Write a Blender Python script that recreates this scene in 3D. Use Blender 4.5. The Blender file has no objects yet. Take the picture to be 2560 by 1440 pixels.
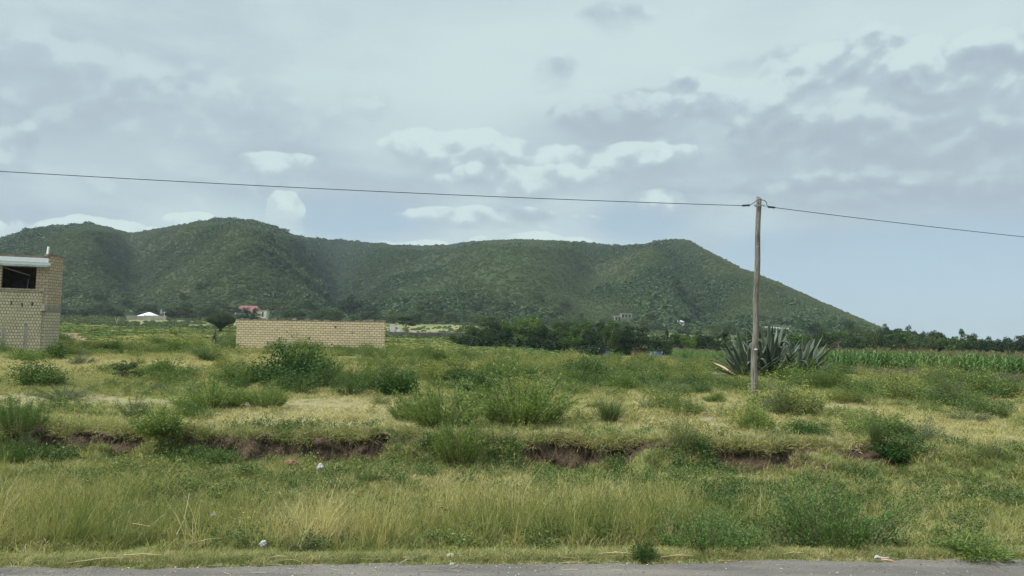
import bpy, math, random
import numpy as np
from mathutils import Vector, Matrix, Euler
R = math.radians
rng = np.random.default_rng(7)
random.seed(7)
sc = bpy.context.scene
C = sc.collection

# ------------------------------------------------------------------ camera
F = 1860.0                                   # focal length in photo pixels (2560 wide)
EYE = 2.5
cam = bpy.data.cameras.new('camera'); cam_o = bpy.data.objects.new('camera', cam); C.objects.link(cam_o)
cam.sensor_width = 36.0; cam.lens = 36.0 * F / 2560.0
cam.clip_start = 0.1; cam.clip_end = 12000
PITCH = math.atan(125 / F); ROLL = R(1.0)
M3 = Matrix.Rotation(R(90) + PITCH, 3, 'X') @ Matrix.Rotation(ROLL, 3, 'Z')
cam_o.matrix_world = Matrix.Translation((0, 0, EYE)) @ M3.to_4x4()
sc.camera = cam_o

# ------------------------------------------------------------------ light
SUN_DIR = Vector((-0.62, -0.30, 0.95)).normalized()
sun_el = math.asin(SUN_DIR.z); sun_az = math.atan2(SUN_DIR.x, SUN_DIR.y)
sun = bpy.data.lights.new('sun', 'SUN'); sun_o = bpy.data.objects.new('sun', sun); C.objects.link(sun_o)
sun.energy = 1.5; sun.angle = R(10); sun.color = (1.0, 0.95, 0.86)
sun_o.rotation_euler = (-SUN_DIR).to_track_quat('-Z', 'Y').to_euler()
sc.view_settings.view_transform = 'Standard'; sc.view_settings.look = 'None'
sc.view_settings.exposure = 1.6; sc.view_settings.gamma = 1.0
sc.render.film_transparent = False
sc.cycles.max_bounces = 5; sc.cycles.diffuse_bounces = 3; sc.cycles.transmission_bounces = 3
sc.cycles.volume_bounces = 0; sc.cycles.transparent_max_bounces = 4
sc.cycles.use_denoising = True; sc.cycles.denoising_prefilter = 'NONE'

# ------------------------------------------------------------------ node helper
class NT:
    def __init__(s, tree): s.t = tree; s.n = tree.nodes; s.l = tree.links
    def new(s, typ, **kw):
        n = s.n.new(typ)
        for k, v in kw.items(): setattr(n, k, v)
        return n
    def put(s, sock, v):
        if isinstance(v, (int, float)): sock.default_value = v
        elif isinstance(v, (tuple, list)):
            d = sock.default_value
            sock.default_value = tuple(v) + ((1.0,) if len(d) == 4 and len(v) == 3 else ())
        else: s.l.new(v, sock)
    def m(s, op, a, b=0.0, c=None, clamp=False):
        n = s.new('ShaderNodeMath', operation=op, use_clamp=clamp)
        s.put(n.inputs[0], a); s.put(n.inputs[1], b)
        if c is not None: s.put(n.inputs[2], c)
        return n.outputs[0]
    def vm(s, op, a, b=(0, 0, 0)):
        n = s.new('ShaderNodeVectorMath', operation=op); s.put(n.inputs[0], a); s.put(n.inputs[1], b)
        return n.outputs[0]
    def noise(s, vec, scale, detail=4, rough=0.55, dist=0.0):
        n = s.new('ShaderNodeTexNoise'); n.inputs['Scale'].default_value = scale
        n.inputs['Detail'].default_value = detail; n.inputs['Roughness'].default_value = rough
        n.inputs['Distortion'].default_value = dist
        if vec is not None: s.l.new(vec, n.inputs['Vector'])
        return n.outputs[0]
    def mix(s, f, a, b, blend='MIX'):
        n = s.new('ShaderNodeMix', data_type='RGBA', blend_type=blend)
        s.put(n.inputs[0], f); s.put(n.inputs[6], a); s.put(n.inputs[7], b)
        return n.outputs[2]
    def ss(s, x, lo, hi):
        n = s.new('ShaderNodeMapRange', interpolation_type='SMOOTHSTEP')
        s.put(n.inputs[0], x); s.put(n.inputs[1], lo); s.put(n.inputs[2], hi)
        return n.outputs[0]
    def ramp(s, f, stops):
        n = s.new('ShaderNodeValToRGB'); e = n.color_ramp.elements
        while len(e) < len(stops): e.new(0.5)
        for el, (p, c) in zip(e, stops): el.position = p; el.color = (*c, 1)
        s.l.new(f, n.inputs[0]); return n.outputs[0]

# ------------------------------------------------------------------ sky (world)
W = bpy.data.worlds.new('World'); sc.world = W; W.use_nodes = True
W.cycles.sampling_method = 'MANUAL'; W.cycles.sample_map_resolution = 256
w = NT(W.node_tree); w.n.clear()
def px_dir(px, py):
    v = M3 @ Vector(((px - 1280) / F, (720 - py) / F, -1)); return v.normalized()
def px_azel(px, py):
    v = px_dir(px, py); return math.atan2(v.x, v.y), math.asin(v.z)
tc = w.new('ShaderNodeTexCoord'); D = tc.outputs['Generated']
sep = w.new('ShaderNodeSeparateXYZ'); w.l.new(D, sep.inputs[0])
AZ = w.m('ARCTAN2', sep.outputs[0], sep.outputs[1]); EL = w.m('ARCSINE', sep.outputs[2])
def blob(px, py, rx, ry, amp):
    a, e = px_azel(px, py)
    u = w.m('MULTIPLY', w.m('SUBTRACT', AZ, a), F / rx); v = w.m('MULTIPLY', w.m('SUBTRACT', EL, e), F / ry)
    d = w.m('ADD', w.m('MULTIPLY', u, u), w.m('MULTIPLY', v, v))
    return w.m('MULTIPLY', w.m('EXPONENT', w.m('MULTIPLY', d, -1.0)), amp)
def total(lst):
    out = None
    for b in lst:
        v = blob(*b); out = v if out is None else w.m('ADD', out, v)
    return out
def scaled(sx, sz, off):
    return w.vm('ADD', w.vm('MULTIPLY', D, (sx, sx, sz)), off)
sky = w.new('ShaderNodeTexSky', sky_type='NISHITA', sun_disc=False)
sky.sun_elevation = sun_el; sky.sun_rotation = sun_az; sky.altitude = 1600
sky.air_density = 1.0; sky.dust_density = 2.5; sky.ozone_density = 1.5
# high veil of stratus over the blue
n1 = w.noise(scaled(1, 2.6, (3, 1, 0)), 3.2, 6, 0.55)
n2 = w.noise(scaled(1, 3.2, (9, 4, 2)), 8.0, 5, 0.55)
veil = w.m('ADD', w.m('MULTIPLY', n1, 0.65), w.m('MULTIPLY', n2, 0.35))
K = 6.3                                      # clouds as radiance before the 0.1 background strength
veil_t = w.ss(veil, 0.38, 0.62)
K = 6.85                                      # clouds as radiance before the 0.1 background strength
def kc(c): return tuple(K * q * g for q, g in zip(c, (1.0, 1.012, .972)))
VEIL = w.mix(veil_t, kc((0.268, 0.325, 0.385)), kc((0.345, 0.425, 0.458)))
bright = total([(1700, 110, 620, 190, 1.0), (2450, 60, 300, 130, 0.8), (900, 60, 700, 180, 0.6), (1250, 230, 300, 120, 0.6)])
VEIL = w.mix(w.m('MINIMUM', w.m('MULTIPLY', bright, 0.7), 0.85), VEIL, kc((0.385, 0.468, 0.495)))
gap = total([(880, 545, 210, 70, 1.0), (1600, 555, 150, 55, 0.9), (2350, 720, 420, 150, 1.0), (1950, 640, 200, 60, 0.6),
             (560, 470, 150, 40, 0.35), (1330, 520, 60, 50, 0.2), (2560, 600, 200, 90, 0.4)])
gapm = w.ss(w.m('ADD', gap, w.m('MULTIPLY', w.m('SUBTRACT', n2, 0.5), 0.7)), 0.15, 0.85)
BASE = w.mix(w.m('MULTIPLY', gapm, 0.92), VEIL, w.mix(0.10, kc((0.236, 0.312, 0.378)), sky.outputs[0]))
# fields shared by all the cloud masses: rounded billows plus finer wisps
def voro(vec, scale, smooth=0.6):
    n = w.new('ShaderNodeTexVoronoi', feature='F1'); n.inputs['Scale'].default_value = scale
    w.l.new(vec, n.inputs['Vector']); return n.outputs['Distance']
def billow(off):
    P = scaled(1, 1.35, off); wp = w.new('ShaderNodeTexNoise'); wp.inputs['Scale'].default_value = 9; wp.inputs['Detail'].default_value = 3; w.l.new(P, wp.inputs['Vector'])
    P = w.vm('ADD', P, w.vm('MULTIPLY', w.vm('SUBTRACT', wp.outputs['Color'], (.5, .5, .5)), (.07, .07, .07)))
    v1 = voro(P, 15); v2 = voro(P, 34); n_ = w.noise(P, 50, 3, .6)
    return w.m('ADD', w.m('ADD', w.m('MULTIPLY', w.m('SUBTRACT', .48, v1), 1.0), w.m('MULTIPLY', w.m('SUBTRACT', .48, v2), .5)), w.m('MULTIPLY', w.m('SUBTRACT', n_, .5), .45))
B1 = billow((3, 2, 1)); B2 = billow((3, 2, 1.022)); BD = w.m('SUBTRACT', B1, B2)
BIG = w.noise(scaled(1, 1.8, (6, 1, 3)), 5.5, 4, .55)
def mass(base, px, py, rx, ry, crisp=.12, dark=(.25, .31, .37), lit=(.37, .45, .477), hi=(.44, .525, .535), op=.95, amp=1.0, bias=0.0, grow=.35, basesoft=1.1):
    """one heap: billowing upper outline in light, a grey belly that melts downwards into what lies below"""
    a_, e_ = px_azel(px, py)
    u = w.m('MULTIPLY', w.m('SUBTRACT', AZ, a_), F / rx); v = w.m('MULTIPLY', w.m('SUBTRACT', EL, e_), F / ry)
    r2 = w.m('ADD', w.m('MULTIPLY', u, u), w.m('MULTIPLY', v, v))
    dd = w.m('ADD', w.m('SUBTRACT', 1.0 + grow, r2), w.m('ADD', w.m('MULTIPLY', B1, amp), w.m('MULTIPLY', w.m('SUBTRACT', BIG, .5), 1.5)))
    up = w.ss(v, -.35, .35); hi_edge = w.m('ADD', .15 + crisp, w.m('MULTIPLY', w.m('SUBTRACT', 1.0, up), basesoft))
    m_ = w.ss(dd, .15, hi_edge)
    f = w.m('ADD', w.m('MULTIPLY', v, .62), w.m('ADD', w.m('MULTIPLY', BD, 1.9), w.m('MULTIPLY', w.m('SUBTRACT', BIG, .5), .9)))
    f = w.ss(w.m('ADD', f, bias), -.8, .95)
    col = w.mix(f, kc(dark), kc(lit)); col = w.mix(w.m('MULTIPLY', w.ss(f, .55, 1.0), .9), col, kc(hi))
    return w.mix(w.m('MULTIPLY', m_, op), base, col)
G1 = (.248, .304, .364); G2 = (.332, .405, .445); G3 = (.378, .458, .486)
SOFT = dict(crisp=1.2, dark=(.262, .32, .378), lit=G2, hi=G3, op=.6)
for a_ in ((300, 330, 460, 90), (150, 150, 330, 70), (700, 270, 420, 80), (400, 470, 460, 50)): BASE = mass(BASE, *a_, **SOFT)
LG = dict(crisp=.9, dark=G1, lit=(.325, .398, .44), hi=(.385, .465, .492), op=.75)
for a_ in ((1540, 45, 110, 42), (1400, 190, 90, 55), (1930, 170, 170, 60)): BASE = mass(BASE, *a_, bias=-.25, grow=.1, **LG)
WH = dict(crisp=.35, dark=(.250, .305, .366), lit=(.332, .405, .445), hi=(.392, .472, .498), op=.95)
for a_ in ((2210, 200, 240, 110), (2450, 210, 170, 110), (1760, 280, 260, 80), (1560, 300, 200, 70), (20, 370, 60, 70)): BASE = mass(BASE, *a_, **WH)
for a_ in ((2060, 370, 440, 100), (2430, 400, 300, 90), (1900, 490, 420, 50), (2350, 510, 400, 50)): BASE = mass(BASE, *a_, bias=-.38, **dict(WH, crisp=.6))
shade = w.m('MINIMUM', total([(2150, 430, 560, 120, 1.0), (1530, 315, 200, 55, .9), (250, 360, 480, 110, .5), (1900, 480, 300, 60, .6), (620, 430, 300, 60, .4)]), 1.1)
shade = w.m('MULTIPLY', shade, w.ss(BIG, .25, .6))
BASE = w.mix(w.m('MULTIPLY', shade, .80), BASE, kc((.258, .312, .370)))
BR = dict(crisp=.26, dark=(.262, .322, .376), lit=(.352, .43, .462), hi=(.405, .486, .508), op=.88)
for a_ in ((690, 412, 110, 32), (1180, 390, 270, 62), (1520, 410, 260, 52), (1730, 400, 90, 42), (1330, 462, 230, 52), (1640, 500, 90, 36), (1230, 548, 240, 32)): BASE = mass(BASE, *a_, **BR)
HZ = dict(crisp=.12, dark=(.325, .40, .435), lit=(.375, .456, .478), hi=(.425, .505, .512), op=.85, basesoft=.8)
for a_ in ((712, 540, 50, 62), (250, 610, 330, 55), (480, 562, 66, 30), (1330, 630, 220, 55), (1060, 645, 170, 42)): BASE = mass(BASE, *a_, grow=.1, **HZ)
# overcast zenith and veiled sun, brightened out of view to light the foreground
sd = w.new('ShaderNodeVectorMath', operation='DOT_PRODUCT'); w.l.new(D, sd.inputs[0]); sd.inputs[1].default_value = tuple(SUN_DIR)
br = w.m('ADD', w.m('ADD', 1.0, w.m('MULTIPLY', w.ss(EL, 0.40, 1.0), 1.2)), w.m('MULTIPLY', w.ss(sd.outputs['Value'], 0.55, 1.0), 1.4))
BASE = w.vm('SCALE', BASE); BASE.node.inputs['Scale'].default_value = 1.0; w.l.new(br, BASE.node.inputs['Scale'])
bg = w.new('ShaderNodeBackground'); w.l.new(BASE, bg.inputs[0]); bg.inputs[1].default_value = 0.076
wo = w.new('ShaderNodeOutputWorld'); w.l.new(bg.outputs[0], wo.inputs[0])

# ------------------------------------------------------------------ maths helpers
def _tab(seed): return np.random.default_rng(seed).random((256, 256))
_tabs = {}
def vn(x, y, seed=0):
    T = _tabs.setdefault(seed, _tab(seed + 100))
    x = np.asarray(x, float); y = np.asarray(y, float)
    xi = np.floor(x).astype(int); yi = np.floor(y).astype(int); fx = x - xi; fy = y - yi
    fx = fx * fx * (3 - 2 * fx); fy = fy * fy * (3 - 2 * fy)
    a = T[xi & 255, yi & 255]; b = T[(xi + 1) & 255, yi & 255]; c = T[xi & 255, (yi + 1) & 255]; d = T[(xi + 1) & 255, (yi + 1) & 255]
    return (a * (1 - fx) + b * fx) * (1 - fy) + (c * (1 - fx) + d * fx) * fy
def fbm(x, y, seed=0, octv=4):
    s = 0; a = 0.5; n = 0
    for i in range(octv):
        s = s + a * vn(x * 2 ** i, y * 2 ** i, seed + i); n += a; a *= 0.5
    return s / n
def sstep(x, a, b):
    t = np.clip((x - a) / (b - a), 0, 1); return t * t * (3 - 2 * t)
def hz(px): return 845 + (px - 1280) * math.tan(ROLL)
def at(px, py, Y):
    """world point seen at photo pixel (px, py) at depth Y"""
    v = M3 @ Vector(((px - 1280) / F, (720 - py) / F, -1)); return Vector((0, 0, EYE)) + v * (Y / v.y)
MI = M3.inverted()
def project(x, y, z):
    A = np.array(MI); p = np.stack([x, y, z - EYE], 0).reshape(3, -1); q = A @ p
    return 1280 + F * q[0] / -q[2], 720 - F * q[1] / -q[2]

# ------------------------------------------------------------------ terrain height
Yk = np.log(np.array([16, 26, 40, 58, 100, 180, 300, 420, 520.]))
Tk = np.array([-0.72, -0.40, -0.27, 0.0, 0.12, 0.33, 0.72])
Zk = np.array([[.35, .6, .90, 1.35, 1.7, 3.2, 6.0, 9.2, 13.0],
               [.35, .55, .85, 1.08, 1.15, 2.5, 5.4, 9.1, 13.0],
               [.35, .5, .75, 1.25, 1.3, 2.4, 5.0, 9.0, 13.0],
               [.35, .45, .52, .52, .38, 1.0, 4.1, 8.4, 12.0],
               [.35, .45, .5, .36, .05, -.8, 1.8, 5.5, 9.5],
               [.35, .5, .6, .12, -.8, -1.5, .4, 4.5, 9.0],
               [.25, .2, .1, -.25, -.9, -1.3, -.8, .8, 3.0]])
CR = np.array([(-900, 690, 800), (-400, 650, 800), (-200, 635, 850), (0, 601, 900), (100, 571, 950), (230, 560, 980), (330, 582, 1100), (420, 566, 1050),
      (500, 553, 1000), (570, 548, 980), (640, 556, 980), (700, 576, 1020), (760, 594, 1230), (850, 602, 1380), (950, 612, 1450),
      (1050, 616, 1450), (1140, 612, 1350), (1200, 601, 1250), (1300, 597, 1200), (1400, 601, 1200), (1500, 610, 1200), (1560, 616, 1200),
      (1620, 611, 1150), (1690, 597, 1100), (1722, 599, 1080), (1760, 622, 1050), (1850, 669, 1000), (1950, 708, 950), (2050, 753, 880),
      (2120, 783, 820), (2200, 818, 760), (2300, 856, 740), (2400, 868, 740), (2700, 876, 740), (3400, 885, 740)], float)
_ct, _cz, _cy = [], [], []
for a_, b_, c_ in CR:
    p_ = at(a_, b_, c_); _ct.append(p_.x / p_.y); _cz.append(p_.z); _cy.append(c_)
_ct, _cz, _cy = map(np.array, (_ct, _cz, _cy))
EXPO = [(-14.5, -8.6, .95), (-8.4, -7.6, .9), (-7.2, -2.55, 1), (-.45, -.15, .8), (0.15, 2.7, 1), (4.2, 5.95, .95), (7.0, 8.3, .85), (-2.5, -.4, .5), (2.7, 4.3, .5), (5.9, 7.1, .45), (8.3, 9.6, .45)]
def bank_line(x): return 16.1 + 0.55 * (fbm(x * 0.35, 3.3, 5, 2) - 0.5) + 0.6 * (fbm(x * 1.3, 7.7, 8, 3) - 0.5) + 0.22 * (fbm(x * 5, 1.7, 9, 3) - 0.5)
def exposed(x):
    e = 0 * x
    for a, b, k in EXPO: e = np.maximum(e, k * sstep(x, a - .5, a + .3) * (1 - sstep(x, b - .3, b + .5)))
    return e
def H(x, y, micro=True):
    x = np.asarray(x, float); y = np.asarray(y, float)
    ys = np.maximum(y, 1.0); t = x / np.maximum(ys, 12)
    ly = np.clip(np.log(np.maximum(ys, 16)), Yk[0], Yk[-1] - 1e-6)
    j = np.clip(np.searchsorted(Yk, ly) - 1, 0, len(Yk) - 2); fy = (ly - Yk[j]) / (Yk[j + 1] - Yk[j])
    tt = np.clip(t, Tk[0], Tk[-1] - 1e-6); i = np.clip(np.searchsorted(Tk, tt) - 1, 0, len(Tk) - 2)
    fx = (tt - Tk[i]) / (Tk[i + 1] - Tk[i]); fx = fx * fx * (3 - 2 * fx)
    z = (Zk[i, j] * (1 - fx) + Zk[i + 1, j] * fx) * (1 - fy) + (Zk[i, j + 1] * (1 - fx) + Zk[i + 1, j + 1] * fx) * fy
    # bank at the edge of the field and the verge below it
    e = exposed(x); yb = bank_line(x)
    wdt = 1.7 * (1 - e) + (0.16 + .22 * vn(x * 2.3, 4.4, 17)) * e; wdt = wdt + 3.0 * sstep(x, 8.2, 11)
    bt = np.clip((y - (yb - wdt)) / wdt, 0, 1); s = np.where(e > .5, bt, bt * bt * (3 - 2 * bt))
    yr = 8.55 + 0.09 * x
    verge = -0.10 - 0.10 * np.sin(np.pi * np.clip((y - yr) / np.maximum(yb - yr, 1), 0, 1)) + 0.10 * (fbm(x * .9, y * .9, 12, 3) - .5)
    verge = verge - .17 * sstep(y, 13.5, 15.8) * e + .42 * (fbm(x * 1.5, y * 1.2, 19, 4) - .42) * sstep(y, 14.6, 15.8)
    verge = verge * sstep(y, yr - 0.1, yr + 1.0) - 0.03 * (y <= yr)
    near = verge * (1 - s) + (z + .26 * (fbm(x * 1.7, 3.3, 18, 4) - .5) * np.exp(-((y - yb) / .55) ** 2)) * s
    z = np.where(y < 22, near, z)
    if micro:
        a = np.clip((y - 15) / 20, 0.02, 1)
        z = z + 0.16 * (fbm(x * .45, y * .45, 21, 3) - .5) * a * (y > yr) + np.where(y > 90, (fbm(x * .02, y * .02, 25, 3) - .5) * .9 * sstep(y, 90, 300), 0)
    # hills
    yc = np.interp(t, _ct, _cy); zc = np.interp(t, _ct, _cz); yf = 520.
    u = (y - yf) / (yc - yf)
    uu = np.clip(u, 0, 1); base = z
    S = 0.30 * uu + 0.70 * uu ** 1.15 * (1 + 0.35 * (1 - uu))
    S = np.clip(S, 0, 1.2) / (1 - 0 * uu)
    S = np.where(uu >= 1, 1, S)
    hh = np.maximum(zc - base, 0)
    hill = base + (zc - base) * np.minimum(S, 1.0)
    px = 1280 + F * t
    env = 4 * uu * (1 - uu) * np.clip(hh / 100, 0, 1)
    warp = 60 * (fbm(y * .006, px * .004, 31, 3) - .5)
    def g(c, wd): return np.exp(-((px + warp - c) / wd) ** 2)
    rel = 34 * g(600, 120) + 30 * g(1260, 130) - 46 * g(880 - 60 * uu, 70) - 36 * g(1745 - 90 * uu, 60) + 18 * g(1640, 70) - 20 * g(335, 70) + 14 * g(180, 90) - 14 * g(1480, 50) + 12 * g(1900, 60)
    hill = hill + env * (1.15 * rel + 38 * (fbm(x * .008 + 3, y * .004, 41, 4) - .5) + 30 * (1 - np.abs(2 * fbm(x * .012, y * .006, 47, 3) - 1)) - 11)
    cap = EYE + (zc - EYE) / yc * y * (1 - .10 * (1 - uu)) - 1.0
    hill = np.where(u < 1, np.where(hill > cap, cap - 3 * np.tanh((hill - cap) / 30.), hill), hill)
    hill = hill - np.where(u > 1, (y - yc) * 0.22, 0)
    return np.where(y > yf, np.where(u > 0, np.maximum(hill, -60), base), base)
def H1(x, y): return float(H(np.array([x]), np.array([y]))[0])
_Yg = np.concatenate([np.arange(8, 60, .1), np.arange(60, 300, .5), np.arange(300, 1500, 2.)])
def ground_at(px, py, ymin=8):
    v = M3 @ Vector(((px - 1280) / F, (720 - py) / F, -1)); Y = _Yg[_Yg >= ymin]
    xs = v.x / v.y * Y; zs = EYE + v.z / v.y * Y; h = H(xs, Y); k = np.argmax(zs <= h)
    if not (zs <= h).any(): k = len(Y) - 1
    return Vector((xs[k], Y[k], h[k]))

# ------------------------------------------------------------------ object helpers
def mesh_np(name, V, faces, mat=None, attrs=None, smooth=False, mats=None, midx=None):
    """V (n,3); faces: list of index arrays, each (m,k)"""
    me = bpy.data.meshes.new(name); V = np.asarray(V, np.float32)
    me.vertices.add(len(V)); me.vertices.foreach_set('co', V.ravel())
    faces = [np.asarray(f, np.int32) for f in faces if len(f)]
    idx = np.concatenate([f.ravel() for f in faces]); cnt = np.concatenate([np.full(len(f), f.shape[1], np.int32) for f in faces])
    st = np.concatenate([[0], np.cumsum(cnt)[:-1]]).astype(np.int32)
    me.loops.add(len(idx)); me.loops.foreach_set('vertex_index', idx)
    me.polygons.add(len(cnt)); me.polygons.foreach_set('loop_start', st); me.polygons.foreach_set('loop_total', cnt)
    if attrs:
        for k, a in attrs.items():
            at_ = me.attributes.new(k, 'FLOAT', 'POINT'); at_.data.foreach_set('value', np.asarray(a, np.float32).ravel())
    if mat: me.materials.append(mat)
    if mats:
        for m_ in mats: me.materials.append(m_)
        me.polygons.foreach_set('material_index', np.asarray(midx, np.int32))
    me.polygons.foreach_set('use_smooth', np.full(len(cnt), smooth))
    me.update(calc_edges=True); me.validate(); return me
def link(name, data, parent=None, loc=None, rot=None):
    o = bpy.data.objects.new(name, data); C.objects.link(o)
    if parent: o.parent = parent
    if loc is not None: o.location = loc
    if rot is not None: o.rotation_euler = rot
    return o
def tag(o, label=None, cat=None, group=None, kind=None):
    if label: o['label'] = label
    if cat: o['category'] = cat
    if group: o['group'] = group
    if kind: o['kind'] = kind
    return o
def empty(name, loc=(0, 0, 0), rz=0): return link(name, None, loc=loc, rot=(0, 0, rz))
class MB:
    def __init__(s): s.V = []; s.Q = []; s.T = []
    def n(s): return len(s.V)
    def box(s, x0, x1, y0, y1, z0, z1, M=None, jit=0):
        b = s.n(); P = [(x0, y0, z0), (x1, y0, z0), (x1, y1, z0), (x0, y1, z0), (x0, y0, z1), (x1, y0, z1), (x1, y1, z1), (x0, y1, z1)]
        for p in P:
            p = Vector(p) + Vector([random.uniform(-jit, jit) for _ in range(3)]); s.V.append(tuple(M @ p) if M else tuple(p))
        for f in ((0, 3, 2, 1), (4, 5, 6, 7), (0, 1, 5, 4), (1, 2, 6, 5), (2, 3, 7, 6), (3, 0, 4, 7)): s.Q.append(tuple(b + i for i in f))
    def poly(s, pts):
        b = s.n(); s.V += [tuple(p) for p in pts]; k = len(pts)
        if k == 4: s.Q.append(tuple(range(b, b + 4)))
        else:
            for i in range(1, k - 1): s.T.append((b, b + i, b + i + 1))
    def tube(s, pts, rad, seg=8, cap=True):
        pts = [Vector(p) for p in pts]; rad = [rad] * len(pts) if isinstance(rad, (int, float)) else rad
        b = s.n(); up = Vector((0.01, 0.02, 1))
        for i, p in enumerate(pts):
            d = (pts[min(i + 1, len(pts) - 1)] - pts[max(i - 1, 0)]).normalized()
            ref = up if abs(d.z) < 0.9 else Vector((1, 0, 0)); a = d.cross(ref).normalized(); c = d.cross(a)
            for k in range(seg):
                q = p + (a * math.cos(2 * math.pi * k / seg) + c * math.sin(2 * math.pi * k / seg)) * rad[i]; s.V.append(tuple(q))
        for i in range(len(pts) - 1):
            for k in range(seg):
                k2 = (k + 1) % seg; s.Q.append((b + i * seg + k, b + i * seg + k2, b + (i + 1) * seg + k2, b + (i + 1) * seg + k))
        if cap:
            for o_, e_ in ((0, 0), (len(pts) - 1, 1)):
                for k in range(1, seg - 1): s.T.append((b + o_ * seg, b + o_ * seg + (k + e_) , b + o_ * seg + (k + 1 - e_)) if e_ == 0 else (b + o_ * seg, b + o_ * seg + k, b + o_ * seg + k + 1))
    def mesh(s, name, mat, smooth=False): return mesh_np(name, s.V, [np.array(s.Q, int).reshape(-1, 4), np.array(s.T, int).reshape(-1, 3)], mat, smooth=smooth)
    def build(s, name, mat, parent=None, smooth=False, **k): return link(name, s.mesh(name, mat, smooth), parent, **k)

# ------------------------------------------------------------------ materials
def mat_new(name):
    m = bpy.data.materials.new(name); m.use_nodes = True; t = NT(m.node_tree); t.n.clear()
    out = t.new('ShaderNodeOutputMaterial'); return m, t, out
def bsdf(t, out, col, rough=0.8, spec=0.25, bump=None, bstr=0.3, bdist=0.02, metal=0.0):
    b = t.new('ShaderNodeBsdfPrincipled'); t.put(b.inputs['Base Color'], col); t.put(b.inputs['Roughness'], rough)
    b.inputs['Specular IOR Level'].default_value = spec; b.inputs['Metallic'].default_value = metal
    if bump is not None:
        n = t.new('ShaderNodeBump'); n.inputs['Strength'].default_value = bstr; n.inputs['Distance'].default_value = bdist
        t.l.new(bump, n.inputs['Height']); t.l.new(n.outputs[0], b.inputs['Normal'])
    t.l.new(b.outputs[0], out.inputs[0]); return b
def leaf_mat(name, stops, src='inst', var=0.5, trans=0.28, attr=None):
    """foliage: colour by a per-plant tint, then varied from leaf to leaf"""
    m, t, out = mat_new(name)
    if src == 'inst':
        a = t.new('ShaderNodeAttribute', attribute_type='INSTANCER', attribute_name='tint'); f = a.outputs['Fac']
    else:
        a = t.new('ShaderNodeObjectInfo'); f = a.outputs['Random']
    col = t.ramp(f, stops)
    if src == 'objcol': col = t.mix(0.75, col, a.outputs['Color'])
    g = t.new('ShaderNodeNewGeometry')
    k = t.m('ADD', t.m('MULTIPLY', g.outputs['Random Per Island'], var * 1.3), 1 - var * 0.6)
    k2 = t.m('ADD', t.m('MULTIPLY', g.outputs['Random Per Island'], var * 0.5), 1 - var * 0.25)
    cc = t.new('ShaderNodeCombineXYZ'); t.l.new(k, cc.inputs[0]); t.l.new(k, cc.inputs[1]); t.l.new(k2, cc.inputs[2])
    col = t.mix(1.0, col, cc.outputs[0], 'MULTIPLY')
    d = t.new('ShaderNodeBsdfDiffuse'); t.l.new(col, d.inputs[0])
    tr = t.new('ShaderNodeBsdfTranslucent'); t.l.new(t.mix(1.0, col, (1.15, 1.2, 0.7), 'MULTIPLY'), tr.inputs[0])
    mx = t.new('ShaderNodeMixShader'); mx.inputs[0].default_value = trans; t.l.new(d.outputs[0], mx.inputs[1]); t.l.new(tr.outputs[0], mx.inputs[2])
    gl = t.new('ShaderNodeBsdfGlossy'); gl.inputs['Roughness'].default_value = 0.5; gl.inputs['Color'].default_value = (0.8, 0.85, 0.9, 1)
    m2 = t.new('ShaderNodeMixShader'); m2.inputs[0].default_value = 0.015
    t.l.new(mx.outputs[0], m2.inputs[1]); t.l.new(gl.outputs[0], m2.inputs[2]); t.l.new(m2.outputs[0], out.inputs[0]); return m
def plain(name, col, rough=0.8, spec=0.25, vary=0.25, scale=3.0, bstr=0.2, metal=0.0):
    m, t, out = mat_new(name); tcn = t.new('ShaderNodeTexCoord'); n = t.noise(tcn.outputs['Object'], scale, 6, 0.6)
    c = t.mix(t.ss(n, 0.3, 0.7), tuple(c * (1 - vary) for c in col), tuple(min(1, c * (1 + vary)) for c in col))
    bsdf(t, out, c, rough, spec, n, bstr, 0.02, metal); return m
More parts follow.
